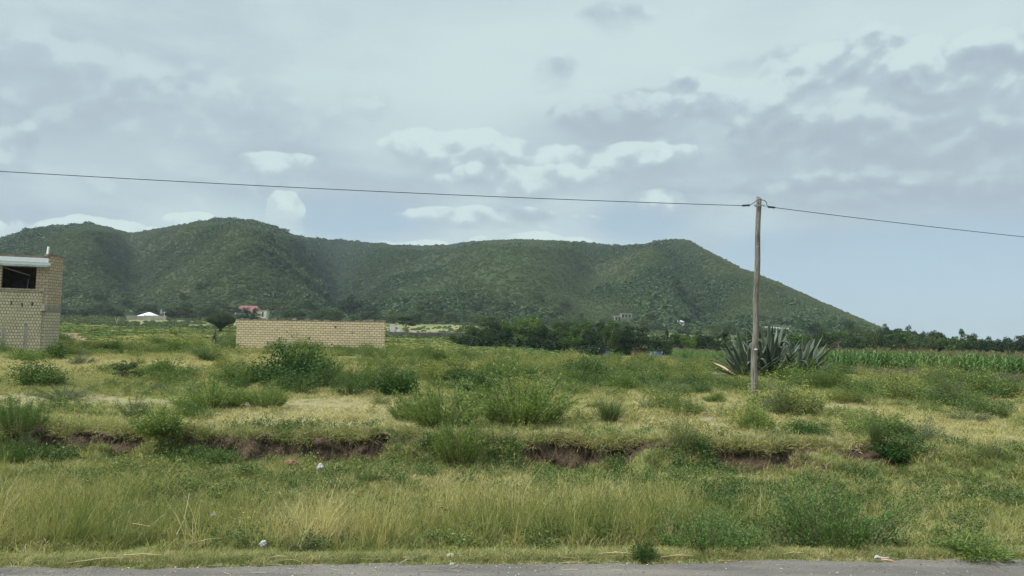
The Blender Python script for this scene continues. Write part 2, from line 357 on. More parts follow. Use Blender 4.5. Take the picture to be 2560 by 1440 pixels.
def block_mat(name, c1, c2, mortar, bw=0.42, bh=0.2, ms=0.016, offset=0.5, stain=0.35, seed=0.0):
    m, t, out = mat_new(name); tcn = t.new('ShaderNodeTexCoord'); s = t.new('ShaderNodeSeparateXYZ'); t.l.new(tcn.outputs['Object'], s.inputs[0])
    wob = t.noise(tcn.outputs['Object'], 2.3, 3, 0.5); w2 = t.noise(tcn.outputs['Object'], 9.0, 2, 0.5)
    zz = t.m('ADD', s.outputs[2], t.m('ADD', t.m('MULTIPLY', t.m('SUBTRACT', wob, .5), 0.06), t.m('MULTIPLY', t.m('SUBTRACT', w2, .5), 0.025)))
    xx = t.m('ADD', t.m('ADD', s.outputs[0], t.m('MULTIPLY', s.outputs[1], 0.9)), t.m('MULTIPLY', t.m('SUBTRACT', w2, .5), 0.05))
    c = t.new('ShaderNodeCombineXYZ'); t.l.new(xx, c.inputs[0]); t.l.new(zz, c.inputs[1]); c.inputs[2].default_value = seed
    b = t.new('ShaderNodeTexBrick', offset=offset, squash=1.0); t.l.new(c.outputs[0], b.inputs['Vector'])
    b.inputs['Scale'].default_value = 1.0; b.inputs['Mortar Size'].default_value = ms; b.inputs['Mortar Smooth'].default_value = 0.25
    b.inputs['Brick Width'].default_value = bw; b.inputs['Row Height'].default_value = bh; b.inputs['Bias'].default_value = 0.0
    b.inputs['Color1'].default_value = (*c1, 1); b.inputs['Color2'].default_value = (*c2, 1); b.inputs['Mortar'].default_value = (*mortar, 1)
    n1_ = t.noise(tcn.outputs['Object'], 0.9, 6, 0.65); n2_ = t.noise(tcn.outputs['Object'], 14, 5, 0.65)
    col = t.mix(t.m('MULTIPLY', t.ss(n1_, 0.5, 0.75), stain), b.outputs['Color'], tuple(x * 0.55 for x in c1))
    col = t.mix(t.m('MULTIPLY', t.ss(n2_, 0.35, 0.7), 0.35), col, tuple(min(1, x * 1.2) for x in c2))
    h = t.m('ADD', t.m('MULTIPLY', t.m('SUBTRACT', 1, b.outputs['Fac']), 1.0), t.m('MULTIPLY', n2_, 0.35))
    bsdf(t, out, col, 0.9, 0.15, h, 0.8, 0.02); return m

# ground: short turf, straw and soil
def ground_mat(name, far=False):
    m, t, out = mat_new(name); tcn = t.new('ShaderNodeTexCoord'); O = tcn.outputs['Object']
    so = t.new('ShaderNodeAttribute', attribute_name='soil').outputs['Fac']; stw = t.new('ShaderNodeAttribute', attribute_name='straw').outputs['Fac']
    a = t.noise(O, 0.12 if not far else 0.02, 5, 0.6); b = t.noise(O, 2.2 if not far else 0.12, 6, 0.65); c = t.noise(O, 22 if not far else 0.5, 4, 0.7)
    g = t.mix(t.ss(a, 0.35, 0.65), (0.135, 0.160, 0.055), (0.205, 0.215, 0.085))
    if far: g = t.mix(t.ss(a, 0.35, 0.65), (0.029, 0.044, 0.018), (0.038, 0.054, 0.022))
    if far: g = t.mix(t.m('MULTIPLY', t.ss(t.noise(O, .006, 5, .6), .52, .66), .6), g, (0.052, 0.052, 0.028))
    g = t.mix(t.m('MULTIPLY', t.ss(b, 0.4, 0.7), 0.6), g, (0.07, 0.10, 0.03) if not far else (0.028, 0.042, 0.017))
    straw = t.mix(t.ss(c, 0.3, 0.7), (0.19, 0.165, 0.095), (0.27, 0.235, 0.145))
    sf = t.m('ADD', stw, t.m('MULTIPLY', t.m('SUBTRACT', b, 0.5), 0.9)); g = t.mix(t.m('MULTIPLY', t.ss(sf, 0.3, 0.8), 0.85), g, straw)
    soil = t.mix(t.ss(c, 0.3, 0.7), (0.030, 0.021, 0.014), (0.118, 0.083, 0.056))
    f = t.m('ADD', so, t.m('MULTIPLY', t.m('SUBTRACT', b, 0.5), 0.5)); g = t.mix(t.ss(f, 0.35, 0.65), g, soil)
    h = t.m('ADD', b, t.m('MULTIPLY', c, 0.4)); bsdf(t, out, g, 0.95, 0.1, h, 0.6, 0.05 if not far else 1.0); return m
MG = ground_mat('ground_turf'); MH = ground_mat('hill_turf', True)

# ------------------------------------------------------------------ ground + hills
def ease(a, b, d0, d1):
    out = [a]; d = d0
    while out[-1] < b: out.append(out[-1] + d); d = d0 + (d1 - d0) * (out[-1] - a) / (b - a)
    out[-1] = b; return out
rows = ease(-8, 7.5, .5, .3)[:-1] + ease(7.5, 14.5, .1, .08)[:-1] + ease(14.5, 17.4, .035, .035)[:-1] + ease(17.4, 60, .12, .8)[:-1] + ease(60, 520, .9, 6)
def is_track(x, y):
    c = 23.2 + 0.9 * np.sin(x * .12) + 0.06 * x
    return np.exp(-((y - c) / 1.25) ** 2) * sstep(fbm(x * .18, y * .2, 61, 2), 0.25, 0.5)
def straw_f(x, y):
    p = fbm(x * .10, y * .10, 71, 3)
    s = sstep(p, 0.5, 0.68) * .8 * (y > 17)
    left = np.exp(-((x + 17) / 9.) ** 2 - ((y - 45) / 11.) ** 2)
    s = s + 1.0 * left + .62 * is_track(x, y) + .9 * np.exp(-((y - 27) / 2.2) ** 2 - ((x - 11) / 7.) ** 2)
    s = s + .25 * np.exp(-((y - (8.8 + .09 * x)) / .5) ** 2)
    return np.clip(s, 0, 1.3) * (y < 480)
def grid(rws, ncol, smax):
    s = np.linspace(-smax, smax, ncol); Y, S = np.meshgrid(np.array(rws), s, indexing='ij'); X = S * (Y + 12)
    return X, Y
def terrain(name, rws, ncol, smax, mat):
    X, Y = grid(rws, ncol, smax); Z = H(X, Y); nr, nc = X.shape
    e = exposed(X); yb = bank_line(X); on = np.exp(-np.maximum(0, np.abs(Y - (yb - .14)) - .14) / .06) * sstep(e, .2, .5)
    jy = 0 * Y
    near = (Y > 14.8) & (Y < 17.2)
    bump = ((fbm(X * 2.2, Z * 5, 81, 4) - .5) * .55 + (fbm(X * 9, Z * 18, 83, 3) - .5) * .16) * on
    Y2 = Y + np.where(near, bump, 0)
    soil = np.clip(on * 1.1, 0, 1)
    soil = np.maximum(soil, .75 * sstep(fbm(X * .5, Y * .7, 85, 3), .56, .68) * (Y > 12.3) * (Y < 16) * sstep(X, 1.5, 5))
    soil = np.maximum(soil, .45 * sstep(fbm(X * .8, Y * .8, 86, 3), .52, .7) * (Y > 14) * (Y < 16.5))
    soil = soil + .35 * sstep(fbm(X * .15, Y * .22, 87, 3), .6, .75) * (Y > 20) * (Y < 60)
    soil = np.where(Y < 8.5 + .09 * X, .55, soil)
    t_ = X / np.maximum(Y, 12); P = 1280 + F * t_
    straw = straw_f(X, Y)
    V = np.stack([X, Y2, Z], -1).reshape(-1, 3)
    i = np.arange(nr * nc).reshape(nr, nc); q = np.stack([i[:-1, :-1], i[:-1, 1:], i[1:, 1:], i[1:, :-1]], -1).reshape(-1, 4)
    return link(name, mesh_np(name, V, [q], mat, {'soil': soil.ravel(), 'straw': straw.ravel()}, smooth=True))
tag(terrain('ground', rows, 620, 1.25, MG), kind='structure')
tag(terrain('hills', ease(520, 1700, 6, 12), 560, 1.25, MH), kind='structure')

# road
m, t, out = mat_new('worn_asphalt'); tcn = t.new('ShaderNodeTexCoord'); O = tcn.outputs['Object']
a = t.noise(O, 0.7, 5, 0.6); b = t.noise(O, 60, 3, 0.7); sm = t.new('ShaderNodeMapping'); sm.inputs['Scale'].default_value = (0.25, 2.2, 1); t.l.new(O, sm.inputs[0]); c = t.noise(sm.outputs[0], 1.2, 5, 0.6)
v = t.new('ShaderNodeTexVoronoi'); v.inputs['Scale'].default_value = 38; t.l.new(O, v.inputs['Vector'])
col = t.mix(t.ss(a, .3, .7), (0.088, 0.082, 0.075), (0.140, 0.126, 0.108)); col = t.mix(t.m('MULTIPLY', t.ss(c, .45, .7), .6), col, (0.19, 0.17, 0.145))
col = t.mix(t.m('MULTIPLY', t.m('SUBTRACT', 1, t.ss(v.outputs['Distance'], .05, .35)), .35), col, (0.30, 0.29, 0.27)); col = t.mix(t.m('MULTIPLY', t.ss(b, .5, .75), .45), col, (0.06, 0.058, 0.056))
bsdf(t, out, col, .9, .2, t.m('ADD', b, v.outputs['Distance']), .5, .01); M_road = m
xs = np.linspace(-30, 40, 1400); yr = 8.55 + .09 * xs + .22 * (fbm(xs * .6, 1.5, 91, 3) - .5) + .16 * (fbm(xs * 4, 2.5, 93, 3) - .5)
ks = np.array([-9, -3, 3, 6.0, 7.2]); V = []
for k in ks: V.append(np.stack([xs, np.full_like(xs, k) + .09 * xs, np.full_like(xs, .012)], -1))
V.append(np.stack([xs, yr - .12, np.full_like(xs, .008)], -1)); V.append(np.stack([xs, yr + .03, np.full_like(xs, -.06)], -1))
V = np.array(V); nr, nc = V.shape[:2]; i = np.arange(nr * nc).reshape(nr, nc); q = np.stack([i[:-1, :-1], i[:-1, 1:], i[1:, 1:], i[1:, :-1]], -1).reshape(-1, 4)
tag(link('road', mesh_np('road', V.reshape(-1, 3), [q], M_road)), kind='structure')

# ------------------------------------------------------------------ plant prototypes (numpy leaf clouds)
def unit(v): return v / np.maximum(np.linalg.norm(v, axis=-1, keepdims=True), 1e-9)
def leaves(c, L, wd, d=None, r=None, spread=1.0):
    """diamond leaves at centres c; along direction d, length L, width wd"""
    r = r or rng; n = len(c); L = np.broadcast_to(L, n)[:, None]; wd = np.broadcast_to(wd, n)[:, None]
    rd = unit(r.normal(size=(n, 3)))
    d = rd if d is None else unit(d + rd * spread)
    s = unit(np.cross(d, unit(r.normal(size=(n, 3)))))
    V = np.stack([c - d * L * .5, c + s * wd * .5 - d * L * .05, c + d * L * .5, c - s * wd * .5 - d * L * .05], 1).reshape(-1, 3)
    return V, np.arange(4 * n).reshape(n, 4)
def join(parts):
    V = []; Q = []; T = []; o = 0
    for v, f in parts:
        V.append(v)
        (Q if f.shape[1] == 4 else T).append(f + o); o += len(v)
    return np.concatenate(V), [np.concatenate(x) for x in (Q, T) if x]
def blades(n, h, wd, spread, lean, r, curve=.35, base=0.0):
    """thin tapering blades in two segments"""
    ang = r.random(n) * 2 * np.pi; rad = spread * np.sqrt(r.random(n)); p0 = np.stack([rad * np.cos(ang), rad * np.sin(ang), np.full(n, base)], -1)
    la = r.random(n) * 2 * np.pi; hh = h * (.55 + .6 * r.random(n)); ln = lean * (.3 + r.random(n))
    d = np.stack([np.cos(la) * ln, np.sin(la) * ln, np.ones(n)], -1); d = unit(d)
    p1 = p0 + d * (hh * .55)[:, None]; d2 = unit(d + np.stack([np.cos(la), np.sin(la), -np.ones(n) * .4], -1) * (curve * (.3 + r.random(n)))[:, None]); p2 = p1 + d2 * (hh * .45)[:, None]
    sa = r.random(n) * np.pi; s = np.stack([np.cos(sa), np.sin(sa), 0 * sa], -1) * (wd * .5)
    V = np.stack([p0 - s, p0 + s, p1 + s * .8, p1 - s * .8, p2], 1).reshape(-1, 3); b = np.arange(n)[:, None] * 5
    return V, b + np.array([[0, 1, 2, 3]]), b + np.array([[3, 2, 4]]), p2, d2
def add(parts, V, Q=None, T=None):
    parts.append((V, Q, T))
def pack(parts):
    V = []; Q = []; T = []; o = 0
    for v, q, t_ in parts:
        V.append(v)
        if q is not None: Q.append(q + o)
        if t_ is not None: T.append(t_ + o)
        o += len(v)
    return np.concatenate(V), ([np.concatenate(Q)] if Q else []) + ([np.concatenate(T)] if T else [])
def grass_tuft(seed, n, h, wd, spread, lean=.5, curve=.6):
    r = np.random.default_rng(seed); V, Q, T, _, _ = blades(n, h, wd, spread, lean, r, curve); return pack([(V, Q, T)])
def stalk_clump(seed, n=14, h=.75):
    """tall seeding grass: bare stalks with thin heads over leafy bases"""
    r = np.random.default_rng(seed); P = []
    V, Q, T, tip, d = blades(n, h, .0075, .10, .22, r, .35); P.append((V, Q, T))
    V, q = leaves(np.repeat(tip, 3, 0) - np.repeat(d, 3, 0) * (r.random((n * 3, 1)) * .09), .055, .007, np.repeat(d, 3, 0), r, .35); P.append((V, q, None))
    V, Q, T, _, _ = blades(int(n * 1.6), h * .5, .007, .12, .5, r, .7); P.append((V, Q, T)); return pack(P)
def herb(seed, n, h, wd, leaf):
    """low leafy weed: a dome of short sprays"""
    r = np.random.default_rng(seed); k = max(6, n // 14); a = r.random(k) * 2 * np.pi; el = .25 + .75 * r.random(k)
    tip = np.stack([np.cos(a) * wd * (1 - el * .6), np.sin(a) * wd * (1 - el * .6), h * el * (.7 + .4 * r.random(k))], -1)
    j = r.integers(0, k, n); f = .25 + .75 * np.sqrt(r.random(n)); c = tip[j] * f[:, None] + r.normal(size=(n, 3)) * leaf * .7; c[:, 2] = np.abs(c[:, 2])
    V, q = leaves(c, leaf * (.7 + .6 * r.random(n)), leaf * .38, tip[j], r, .9); return pack([(V, q, None)])
def shrub_arrays(kind, seed):
    """unit shrub about 1 m high and 1 m wide -> (twigs MB, leaves arrays)"""
    r = np.random.default_rng(seed); mb = MB(); rs = random.Random(seed)
    cfg = {'broom': (110, 8500, .046, .014, .60, 1.0), 'dark': (70, 6500, .065, .024, .9, 1.0), 'leafy': (60, 4600, .070, .026, .8, 1.0), 'grey': (56, 4200, .05, .014, .6, 1.0),
           'feather': (46, 4200, .042, .011, .7, 1.0), 'spiky': (60, 0, 0, 0, 0, 1.0), 'twiggy': (80, 700, .03, .01, .8, 1.0), 'weed': (80, 11000, .034, .012, .6, 1.0), 'flower': (50, 3200, .055, .018, .8, 1.0)}[kind]
    ns, nl, L, wd, sprd, _ = cfg; tips = []; stems = []
    for i in range(ns):
        a = rs.uniform(0, 2 * math.pi); q = math.sqrt(rs.random()); th = q * 1.15
        lob = 1 + .20 * math.sin(a * 3 + seed) * q + .16 * math.sin(a * 2 + seed * 1.7)
        ln = (1.0 - .30 * q) * rs.uniform(.62, 1.05) * lob * (1.22 if rs.random() < .10 else 1)
        if kind in ('broom', 'weed'): th *= .72 if kind == 'broom' else .55
        d = Vector((math.cos(a) * math.sin(th), math.sin(a) * math.sin(th), math.cos(th)))
        b0 = Vector((math.cos(a), math.sin(a), 0)) * q * (.26 if kind == 'broom' else .36 if kind == 'weed' else .14)
        p2 = b0 + d * ln; p1 = b0 + (d + Vector((0, 0, .25))).normalized() * ln * .5
        w_ = .9 if kind != 'dark' else 1.0
        p2.x *= w_; p2.y *= w_
        stems.append((b0, p1, p2))
        mb.tube([b0, p1, p2], [.006, .004, .002], 3, False)
    A = np.array([[tuple(x) for x in s_] for s_ in stems])
    if kind == 'spiky':
        V, Q, T, _, _ = blades(420, 1.0, .014, .22, .75, r, .45); return mb, pack([(V, Q, T)])
    j = r.integers(0, ns, nl); f = (r.random(nl) ** .62)[:, None]
    p = np.where(f < .5, A[j, 0] + (A[j, 1] - A[j, 0]) * f * 2, A[j, 1] + (A[j, 2] - A[j, 1]) * (f * 2 - 1)); d = unit(A[j, 2] - A[j, 1])
    g_ = r.normal(size=(nl, 3)) * (.035 + .045 * (kind in ('dark', 'leafy', 'feather', 'flower')))
    c = p + g_; c[:, 2] = np.maximum(c[:, 2], .01)
    V, q = leaves(c, L * (.6 + .8 * r.random(nl)), wd, d, r, sprd); return mb, pack([(V, q, None)])
def tree_arrays(kind, seed):
    """unit tree 1 m high -> trunk MB, crown arrays"""
    r = np.random.default_rng(seed); rs = random.Random(seed); mb = MB(); cl = []
    if kind == 'round':
        for i in range(19):
            a = rs.uniform(0, 6.28); q = math.sqrt(rs.random()) * .38; cl.append((q * math.cos(a), q * math.sin(a), rs.uniform(.18, .86) - .15 * q, rs.uniform(.12, .2), rs.uniform(.10, .17)))
        cl.append((0, 0, .84, .14, .13)); tz = .35
    elif kind == 'bushy':
        for i in range(20):
            a = rs.uniform(0, 6.28); q = math.sqrt(rs.random()) * .42; cl.append((q * math.cos(a), q * math.sin(a), rs.uniform(.12, .88) - .3 * q, rs.uniform(.11, .19), rs.uniform(.12, .2)))
        tz = .2
    elif kind == 'tall':
        for i in range(14):
            z = rs.uniform(.12, .95); a = rs.uniform(0, 6.28); q = rs.uniform(0, .22) * (1.25 - z); cl.append((q * math.cos(a), q * math.sin(a), z, rs.uniform(.07, .12), rs.uniform(.08, .13)))
        tz = .5
    elif kind == 'acacia':
        for i in range(16):
            a = rs.uniform(0, 6.28); q = math.sqrt(rs.random()) * .62; z = .90 - .16 * (q / .62) ** 2 - rs.choice([0, 0, .14, .24]) * 1.0; cl.append((q * math.cos(a), q * math.sin(a), z, rs.uniform(.16, .25), rs.uniform(.035, .06)))
        tz = .55
    elif kind == 'cone':
        for i in range(16):
            z = i / 16 * .8 + .15; q = (1 - z) * .28; a = rs.uniform(0, 6.28); cl.append((q * math.cos(a), q * math.sin(a), z, .06 + .13 * (1 - z), .07))
        tz = .4
    mb.tube([(0, 0, -.03), (rs.uniform(-.02, .02), rs.uniform(-.02, .02), tz * .5), (rs.uniform(-.03, .03), 0, tz)], [.026, .019, .014], 7)
    for c in cl: mb.tube([(0, 0, tz * rs.uniform(.5, 1)), (c[0] * .55, c[1] * .55, (tz + c[2]) / 2 - .02), (c[0], c[1], c[2])], [.011, .007, .003], 4, False)
    P = []; tot = {'round': 4600, 'bushy': 5200, 'tall': 2800, 'acacia': 4200, 'cone': 2400}[kind]
    vol = np.array([c[3] ** 2 for c in cl]); vol = vol / vol.sum()
    for c, v_ in zip(cl, vol):
        n = int(tot * v_); dd = unit(r.normal(size=(n, 3))); dd[:, 2] = np.where(r.random(n) < .6, np.abs(dd[:, 2]), dd[:, 2]); rr = (.45 + .6 * r.random((n, 1)) ** .6)
        p = np.array(c[:3]) + dd * rr * np.array([c[3], c[3], c[4]]); nn = unit(dd + r.normal(size=(n, 3)) * .5)
        L = .040 * (.6 + .8 * r.random(n)); tng = unit(np.cross(nn, unit(r.normal(size=(n, 3)))))
        V, q = leaves(p, L, L * .62, tng, r, .25); P.append((V, q, None))
    return mb, pack(P)
def blob_bush(seed, n=110, flat=.62, ls=.26):
    """far bush: leaf clumps over an uneven dome, unit radius ~.5"""
    r = np.random.default_rng(seed); d = unit(r.normal(size=(n, 3))); d[:, 2] = np.abs(d[:, 2]) * 1.0
    k = r.normal(size=(5, 3)); lob = 1 + .22 * np.sin((d @ k.T) * 3).mean(1)
    p = d * np.array([.5, .5, flat]) * (lob * (.72 + .36 * r.random(n)))[:, None]
    V, q = leaves(p, ls * (.6 + .8 * r.random(n)), ls * .72, unit(np.cross(d, unit(r.normal(size=(n, 3))))), r, .3); return pack([(V, q, None)])

# ------------------------------------------------------------------ scatter (stuff nobody could count)
def proto_coll(name, arrs, mat):
    col = bpy.data.collections.new(name)
    for k, (V, Fs) in enumerate(arrs):
        o = bpy.data.objects.new('%s_%02d' % (name, k), mesh_np(name, V, Fs, mat)); col.objects.link(o)
    return col
def scatter(name, pts, scl, tint, coll, nproto, label, cat, rot=None, r=rng):
    n = len(pts); me = bpy.data.meshes.new(name); me.vertices.add(n); me.vertices.foreach_set('co', np.asarray(pts, np.float32).ravel())
    rt = np.zeros((n, 3), np.float32); rt[:, 2] = r.random(n) * 6.283
    rt[:, :2] = r.normal(size=(n, 2)) * .08
    if rot is not None: rt = rot
    for nm, typ, key, val in (('rot', 'FLOAT_VECTOR', 'vector', rt), ('scl', 'FLOAT_VECTOR', 'vector', np.asarray(scl, np.float32)), ('tint', 'FLOAT', 'value', tint)):
        a_ = me.attributes.new(nm, typ, 'POINT'); a_.data.foreach_set(key, np.asarray(val, np.float32).ravel())
    a_ = me.attributes.new('idx', 'INT', 'POINT'); a_.data.foreach_set('value', r.integers(0, nproto, n).astype(np.int32))
    o = link(name, me); g = bpy.data.node_groups.new(name + '_nodes', 'GeometryNodeTree')
    g.interface.new_socket('Geometry', in_out='INPUT', socket_type='NodeSocketGeometry'); g.interface.new_socket('Geometry', in_out='OUTPUT', socket_type='NodeSocketGeometry')
    N = g.nodes; L = g.links; i_ = N.new('NodeGroupInput'); o_ = N.new('NodeGroupOutput'); ip = N.new('GeometryNodeInstanceOnPoints')
    ci = N.new('GeometryNodeCollectionInfo'); ci.inputs['Collection'].default_value = coll; ci.inputs['Separate Children'].default_value = True; ci.inputs['Reset Children'].default_value = True
    def na(nm, typ):
        k = N.new('GeometryNodeInputNamedAttribute'); k.data_type = typ; k.inputs['Name'].default_value = nm; return k.outputs[0]
    L.new(i_.outputs[0], ip.inputs['Points']); L.new(ci.outputs[0], ip.inputs['Instance']); ip.inputs['Pick Instance'].default_value = True
    L.new(na('idx', 'INT'), ip.inputs['Instance Index']); L.new(na('rot', 'FLOAT_VECTOR'), ip.inputs['Rotation']); L.new(na('scl', 'FLOAT_VECTOR'), ip.inputs['Scale'])
    L.new(ip.outputs[0], o_.inputs[0]); md = o.modifiers.new('scatter', 'NODES'); md.node_group = g
    return tag(o, label, cat, kind='stuff')
def frustum_pts(n, y0, y1, tmax=.80, power=1.0, pad=3.0):
    """points over the field, evenly by area, wider than the view"""
    y = np.sqrt(y0 ** 2 + (y1 ** 2 - y0 ** 2) * rng.random(n)) if power == 1.0 else y0 + (y1 - y0) * rng.random(n) ** power
    x = (rng.random(n) * 2 - 1) * (y * tmax + pad); return x, y
def s3(s, hf=1.0): return np.stack([s, s, s * hf], -1)

G_GREEN = [(0.0, (0.085, 0.125, 0.036)), (0.3, (0.158, 0.182, 0.062)), (0.55, (0.242, 0.240, 0.092)), (0.8, (0.33, 0.30, 0.130)), (1.0, (0.44, 0.38, 0.205))]
M_grass = leaf_mat('grass_blades', G_GREEN, var=.55)
M_herb = leaf_mat('weed_leaves', [(0.0, (0.045, 0.080, 0.028)), (0.35, (0.085, 0.130, 0.038)), (0.65, (0.150, 0.182, 0.058)), (0.85, (0.235, 0.235, 0.08)), (1.0, (0.32, 0.285, 0.11))], var=.6)
M_far = leaf_mat('far_bush_leaves', [(0.0, (0.032, 0.060, 0.030)), (0.35, (0.054, 0.086, 0.038)), (0.7, (0.072, 0.102, 0.042)), (1.0, (0.098, 0.122, 0.050))], var=.5, trans=.15)

WALLX = (-21.4, -9.5)
def free(x, y, pad=0.0):
    """not inside a wall or the building"""
    w_ = (x > -22.3) & (x < -9.4) & (np.abs(y - 60.4 - .0 * x) < .55 + pad)
    b_ = (1280 + F * x / np.maximum(y, 5) < 140) & (y > 46.2) & (y < 62)
    px = 1280 + F * x / np.maximum(y, 5)
    v_ = ((px > 508) & (px < 562) & (y > 64) & (y < 95) & (px - 535 < 4000)) | ((px > 1478) & (px < 1662) & (y > 112) & (y < 153))      # worn ground round the person and the sheds
    return ~(w_ | b_ | v_)
GR = proto_coll('short_tuft', [grass_tuft(k, 46, .17, .0075, .13, .9, .9) for k in range(5)], M_grass)
ST = proto_coll('stalk_tuft', [stalk_clump(20 + k, 15, .78) for k in range(6)], M_grass)
HB = proto_coll('weed_tuft', [herb(40 + k, 150, .30, .26, .045) for k in range(5)], M_herb)
# verge, short turf
x, y = frustum_pts(15000, 7.5, 16.6, .85, pad=3.5); k = (y > 8.58 + .09 * x + .18 * fbm(x * 2, y, 5) ) ; e = exposed(x) * (np.abs(y - bank_line(x) + .14) < .15); k &= ~(e > .4)
x, y = x[k], y[k]; s = .75 + .7 * rng.random(len(x)); s = np.where(y < 9.4 + .09 * x, s * .6, s); dist = y - 8.5 - .09 * x
tn = np.clip(.50 + .8 * (fbm(x * .5, y * .8, 3, 3) - .5) + .10 * (y > 12.5) + .25 * np.exp(-dist / .35) + .1 * rng.normal(size=len(x)), 0, 1)
n_ = 7000; xe = rng.uniform(-11, 12, n_); ye = 8.56 + .09 * xe + .16 * rng.normal(size=n_) + .42 * rng.random(n_) ** 1.5; ke = ye > 8.42 + .09 * xe; xe, ye = xe[ke], ye[ke]
x = np.concatenate([x, xe]); y = np.concatenate([y, ye]); s = np.concatenate([s, .28 + .42 * rng.random(len(xe))]); tn = np.concatenate([tn, np.clip(.55 + .25 * rng.normal(size=len(xe)), 0, 1)])
scatter('verge_grass', np.stack([x, y, H(x, y) - .01], -1), s3(s), tn, GR, 5, 'short green grass covering the verge between the road and the earth bank', 'grass')
# verge, tall seeding grass
x, y = frustum_pts(14500, 8.9, 16.2, .85, pad=3.5); d = y - 8.4 - .09 * x; px_ = 1280 + F * x / y
dens = sstep(d, .9, 1.6) * (1 - .96 * sstep(y, 11.6, 12.8)) * (.10 + 1.05 * sstep(fbm(x * .6, y * .6, 33, 4), .38, .56)); dens *= np.where(x > 2.6 + .3 * (y - 10), .35, 1.0)
k = rng.random(len(x)) < dens; x, y = x[k], y[k]; d = d[k]; s = (.42 + .50 * rng.random(len(x)) ** 1.3 + .45 * (rng.random(len(x)) < .04)) * (.45 + 1.0 * fbm(x * .9, y * .9, 36, 3)) * np.interp(y, [9, 10.5, 12, 14], [1, 1, .75, .55])
tn = np.clip(.60 + 1.1 * (fbm(x * .4 + 9, y * .5, 35, 3) - .5) + .20 * rng.normal(size=len(x)) + .10 * (np.abs(x + .2) < 3), .1, 1)
rt = np.zeros((len(x), 3)); rt[:, 2] = rng.random(len(x)) * 6.28; rt[:, 0] = rng.normal(size=len(x)) * .20; rt[:, 1] = rng.normal(size=len(x)) * .20 - .12
scatter('tall_grass', np.stack([x, y, H(x, y) - .01], -1), s3(s), tn, ST, 6, 'tall yellow-green seeding grass standing along the roadside verge', 'grass', rot=rt)
# weeds of the verge and bank
x, y = frustum_pts(6200, 9.2, 17.0, .85, pad=3.5); d = y - 8.4 - .09 * x
dens = sstep(d, .3, 1.2) * (.12 + sstep(fbm(x * .6, y * .6, 44, 3), .46, .62)) * (.5 + .5 * sstep(y, 13, 15) + .6 * (x > 3)); k = rng.random(len(x)) < dens
k &= ~((exposed(x) > .4) & (np.abs(y - bank_line(x) + .14) < .22)); x, y = x[k], y[k]; s = .5 + .75 * rng.random(len(x))
tn = np.clip(.46 + .8 * (fbm(x * .8, y * .8, 46, 2) - .5) + .14 * rng.normal(size=len(x)) - .1 * (x > 3), 0, 1)
scatter('verge_weeds', np.stack([x, y, H(x, y) - .02], -1), s3(s, .95), tn, HB, 5, 'low leafy green weeds among the verge grass and along the earth bank', 'weeds')
# ragged turf hanging over the lip of the bank and clods with weeds at its foot
n_ = 2600; x = rng.uniform(-15, 12, n_); yb_ = bank_line(x); k = (exposed(x) > .25) & (rng.random(n_) < .08 + .42 * sstep(fbm(x * 1.8, 2.2, 147, 2), .35, .55)); x, yb_ = x[k], yb_[k]; y = yb_ + rng.normal(size=len(x)) * .07 + .02
rt = np.zeros((len(x), 3)); rt[:, 0] = .45 + .6 * rng.random(len(x)); rt[:, 1] = rng.normal(size=len(x)) * .4; rt[:, 2] = rng.normal(size=len(x)) * .3
scatter('bank_turf', np.stack([x, y, H(x, yb_ + .12) - .03], -1), s3(.7 + .9 * rng.random(len(x))), np.clip(.6 + .25 * rng.normal(size=len(x)), .1, 1), GR, 5, 'ragged turf drooping over the lip of the earth bank', 'turf', rot=rt)
n_ = 1500; x = rng.uniform(-15, 12, n_); yb_ = bank_line(x); k = (exposed(x) > .25) & (fbm(x * 1.3, 8.8, 149, 3) > .60); x, yb_ = x[k], yb_[k]; y = yb_ - .34 - .5 * rng.random(len(x)) ** 1.5
scatter('bank_weeds', np.stack([x, y, H(x, y) - .03], -1), s3(.5 + .8 * rng.random(len(x)), 1.1), np.clip(.38 + .2 * rng.normal(size=len(x)), 0, 1), HB, 5, 'green weeds growing up in front of the earth bank face', 'weeds')
# dry overhanging roots and grass on the bank face
M_dry = leaf_mat('dry_grass', [(0.0, (0.12, 0.085, 0.055)), (1.0, (0.27, 0.215, 0.14))], var=.5)
n = 1500; x = rng.uniform(-15, 13, n); k = (exposed(x) > .12) | (rng.random(n) < .12); x = x[k]; n = len(x); yb = bank_line(x)
v_ = rng.random(n); y = yb - .05 - .2 * (1 - v_) - .04; z = H(x, yb + .1) * v_ + (1 - v_) * H(x, yb - .35)
P0 = np.stack([x, yb - .02 - .22 * (1 - v_), z + .03], -1); L_ = .12 + .38 * rng.random(n); an = rng.normal(size=n) * .45
P1 = P0 + np.stack([np.sin(an) * L_ * .4, -.10 - .12 * rng.random(n), -L_ * .35 + .10 * rng.normal(size=n)], -1); P2 = P1 + np.stack([np.sin(an) * L_ * .5, -.05 * rng.random(n), -L_ * .6], -1)
sd = np.stack([np.full(n, .004), 0 * x, 0 * x], -1); V = np.stack([P0 - sd, P0 + sd, P1 + sd, P1 - sd, P2], 1).reshape(-1, 3); b = np.arange(n)[:, None] * 5
tag(link('dry_roots', mesh_np('dry_roots', V, [b + np.array([[0, 1, 2, 3]]), b + np.array([[3, 2, 4]])], M_dry)), 'dry brown roots and dead grass hanging over the cut earth bank', 'roots', kind='stuff')
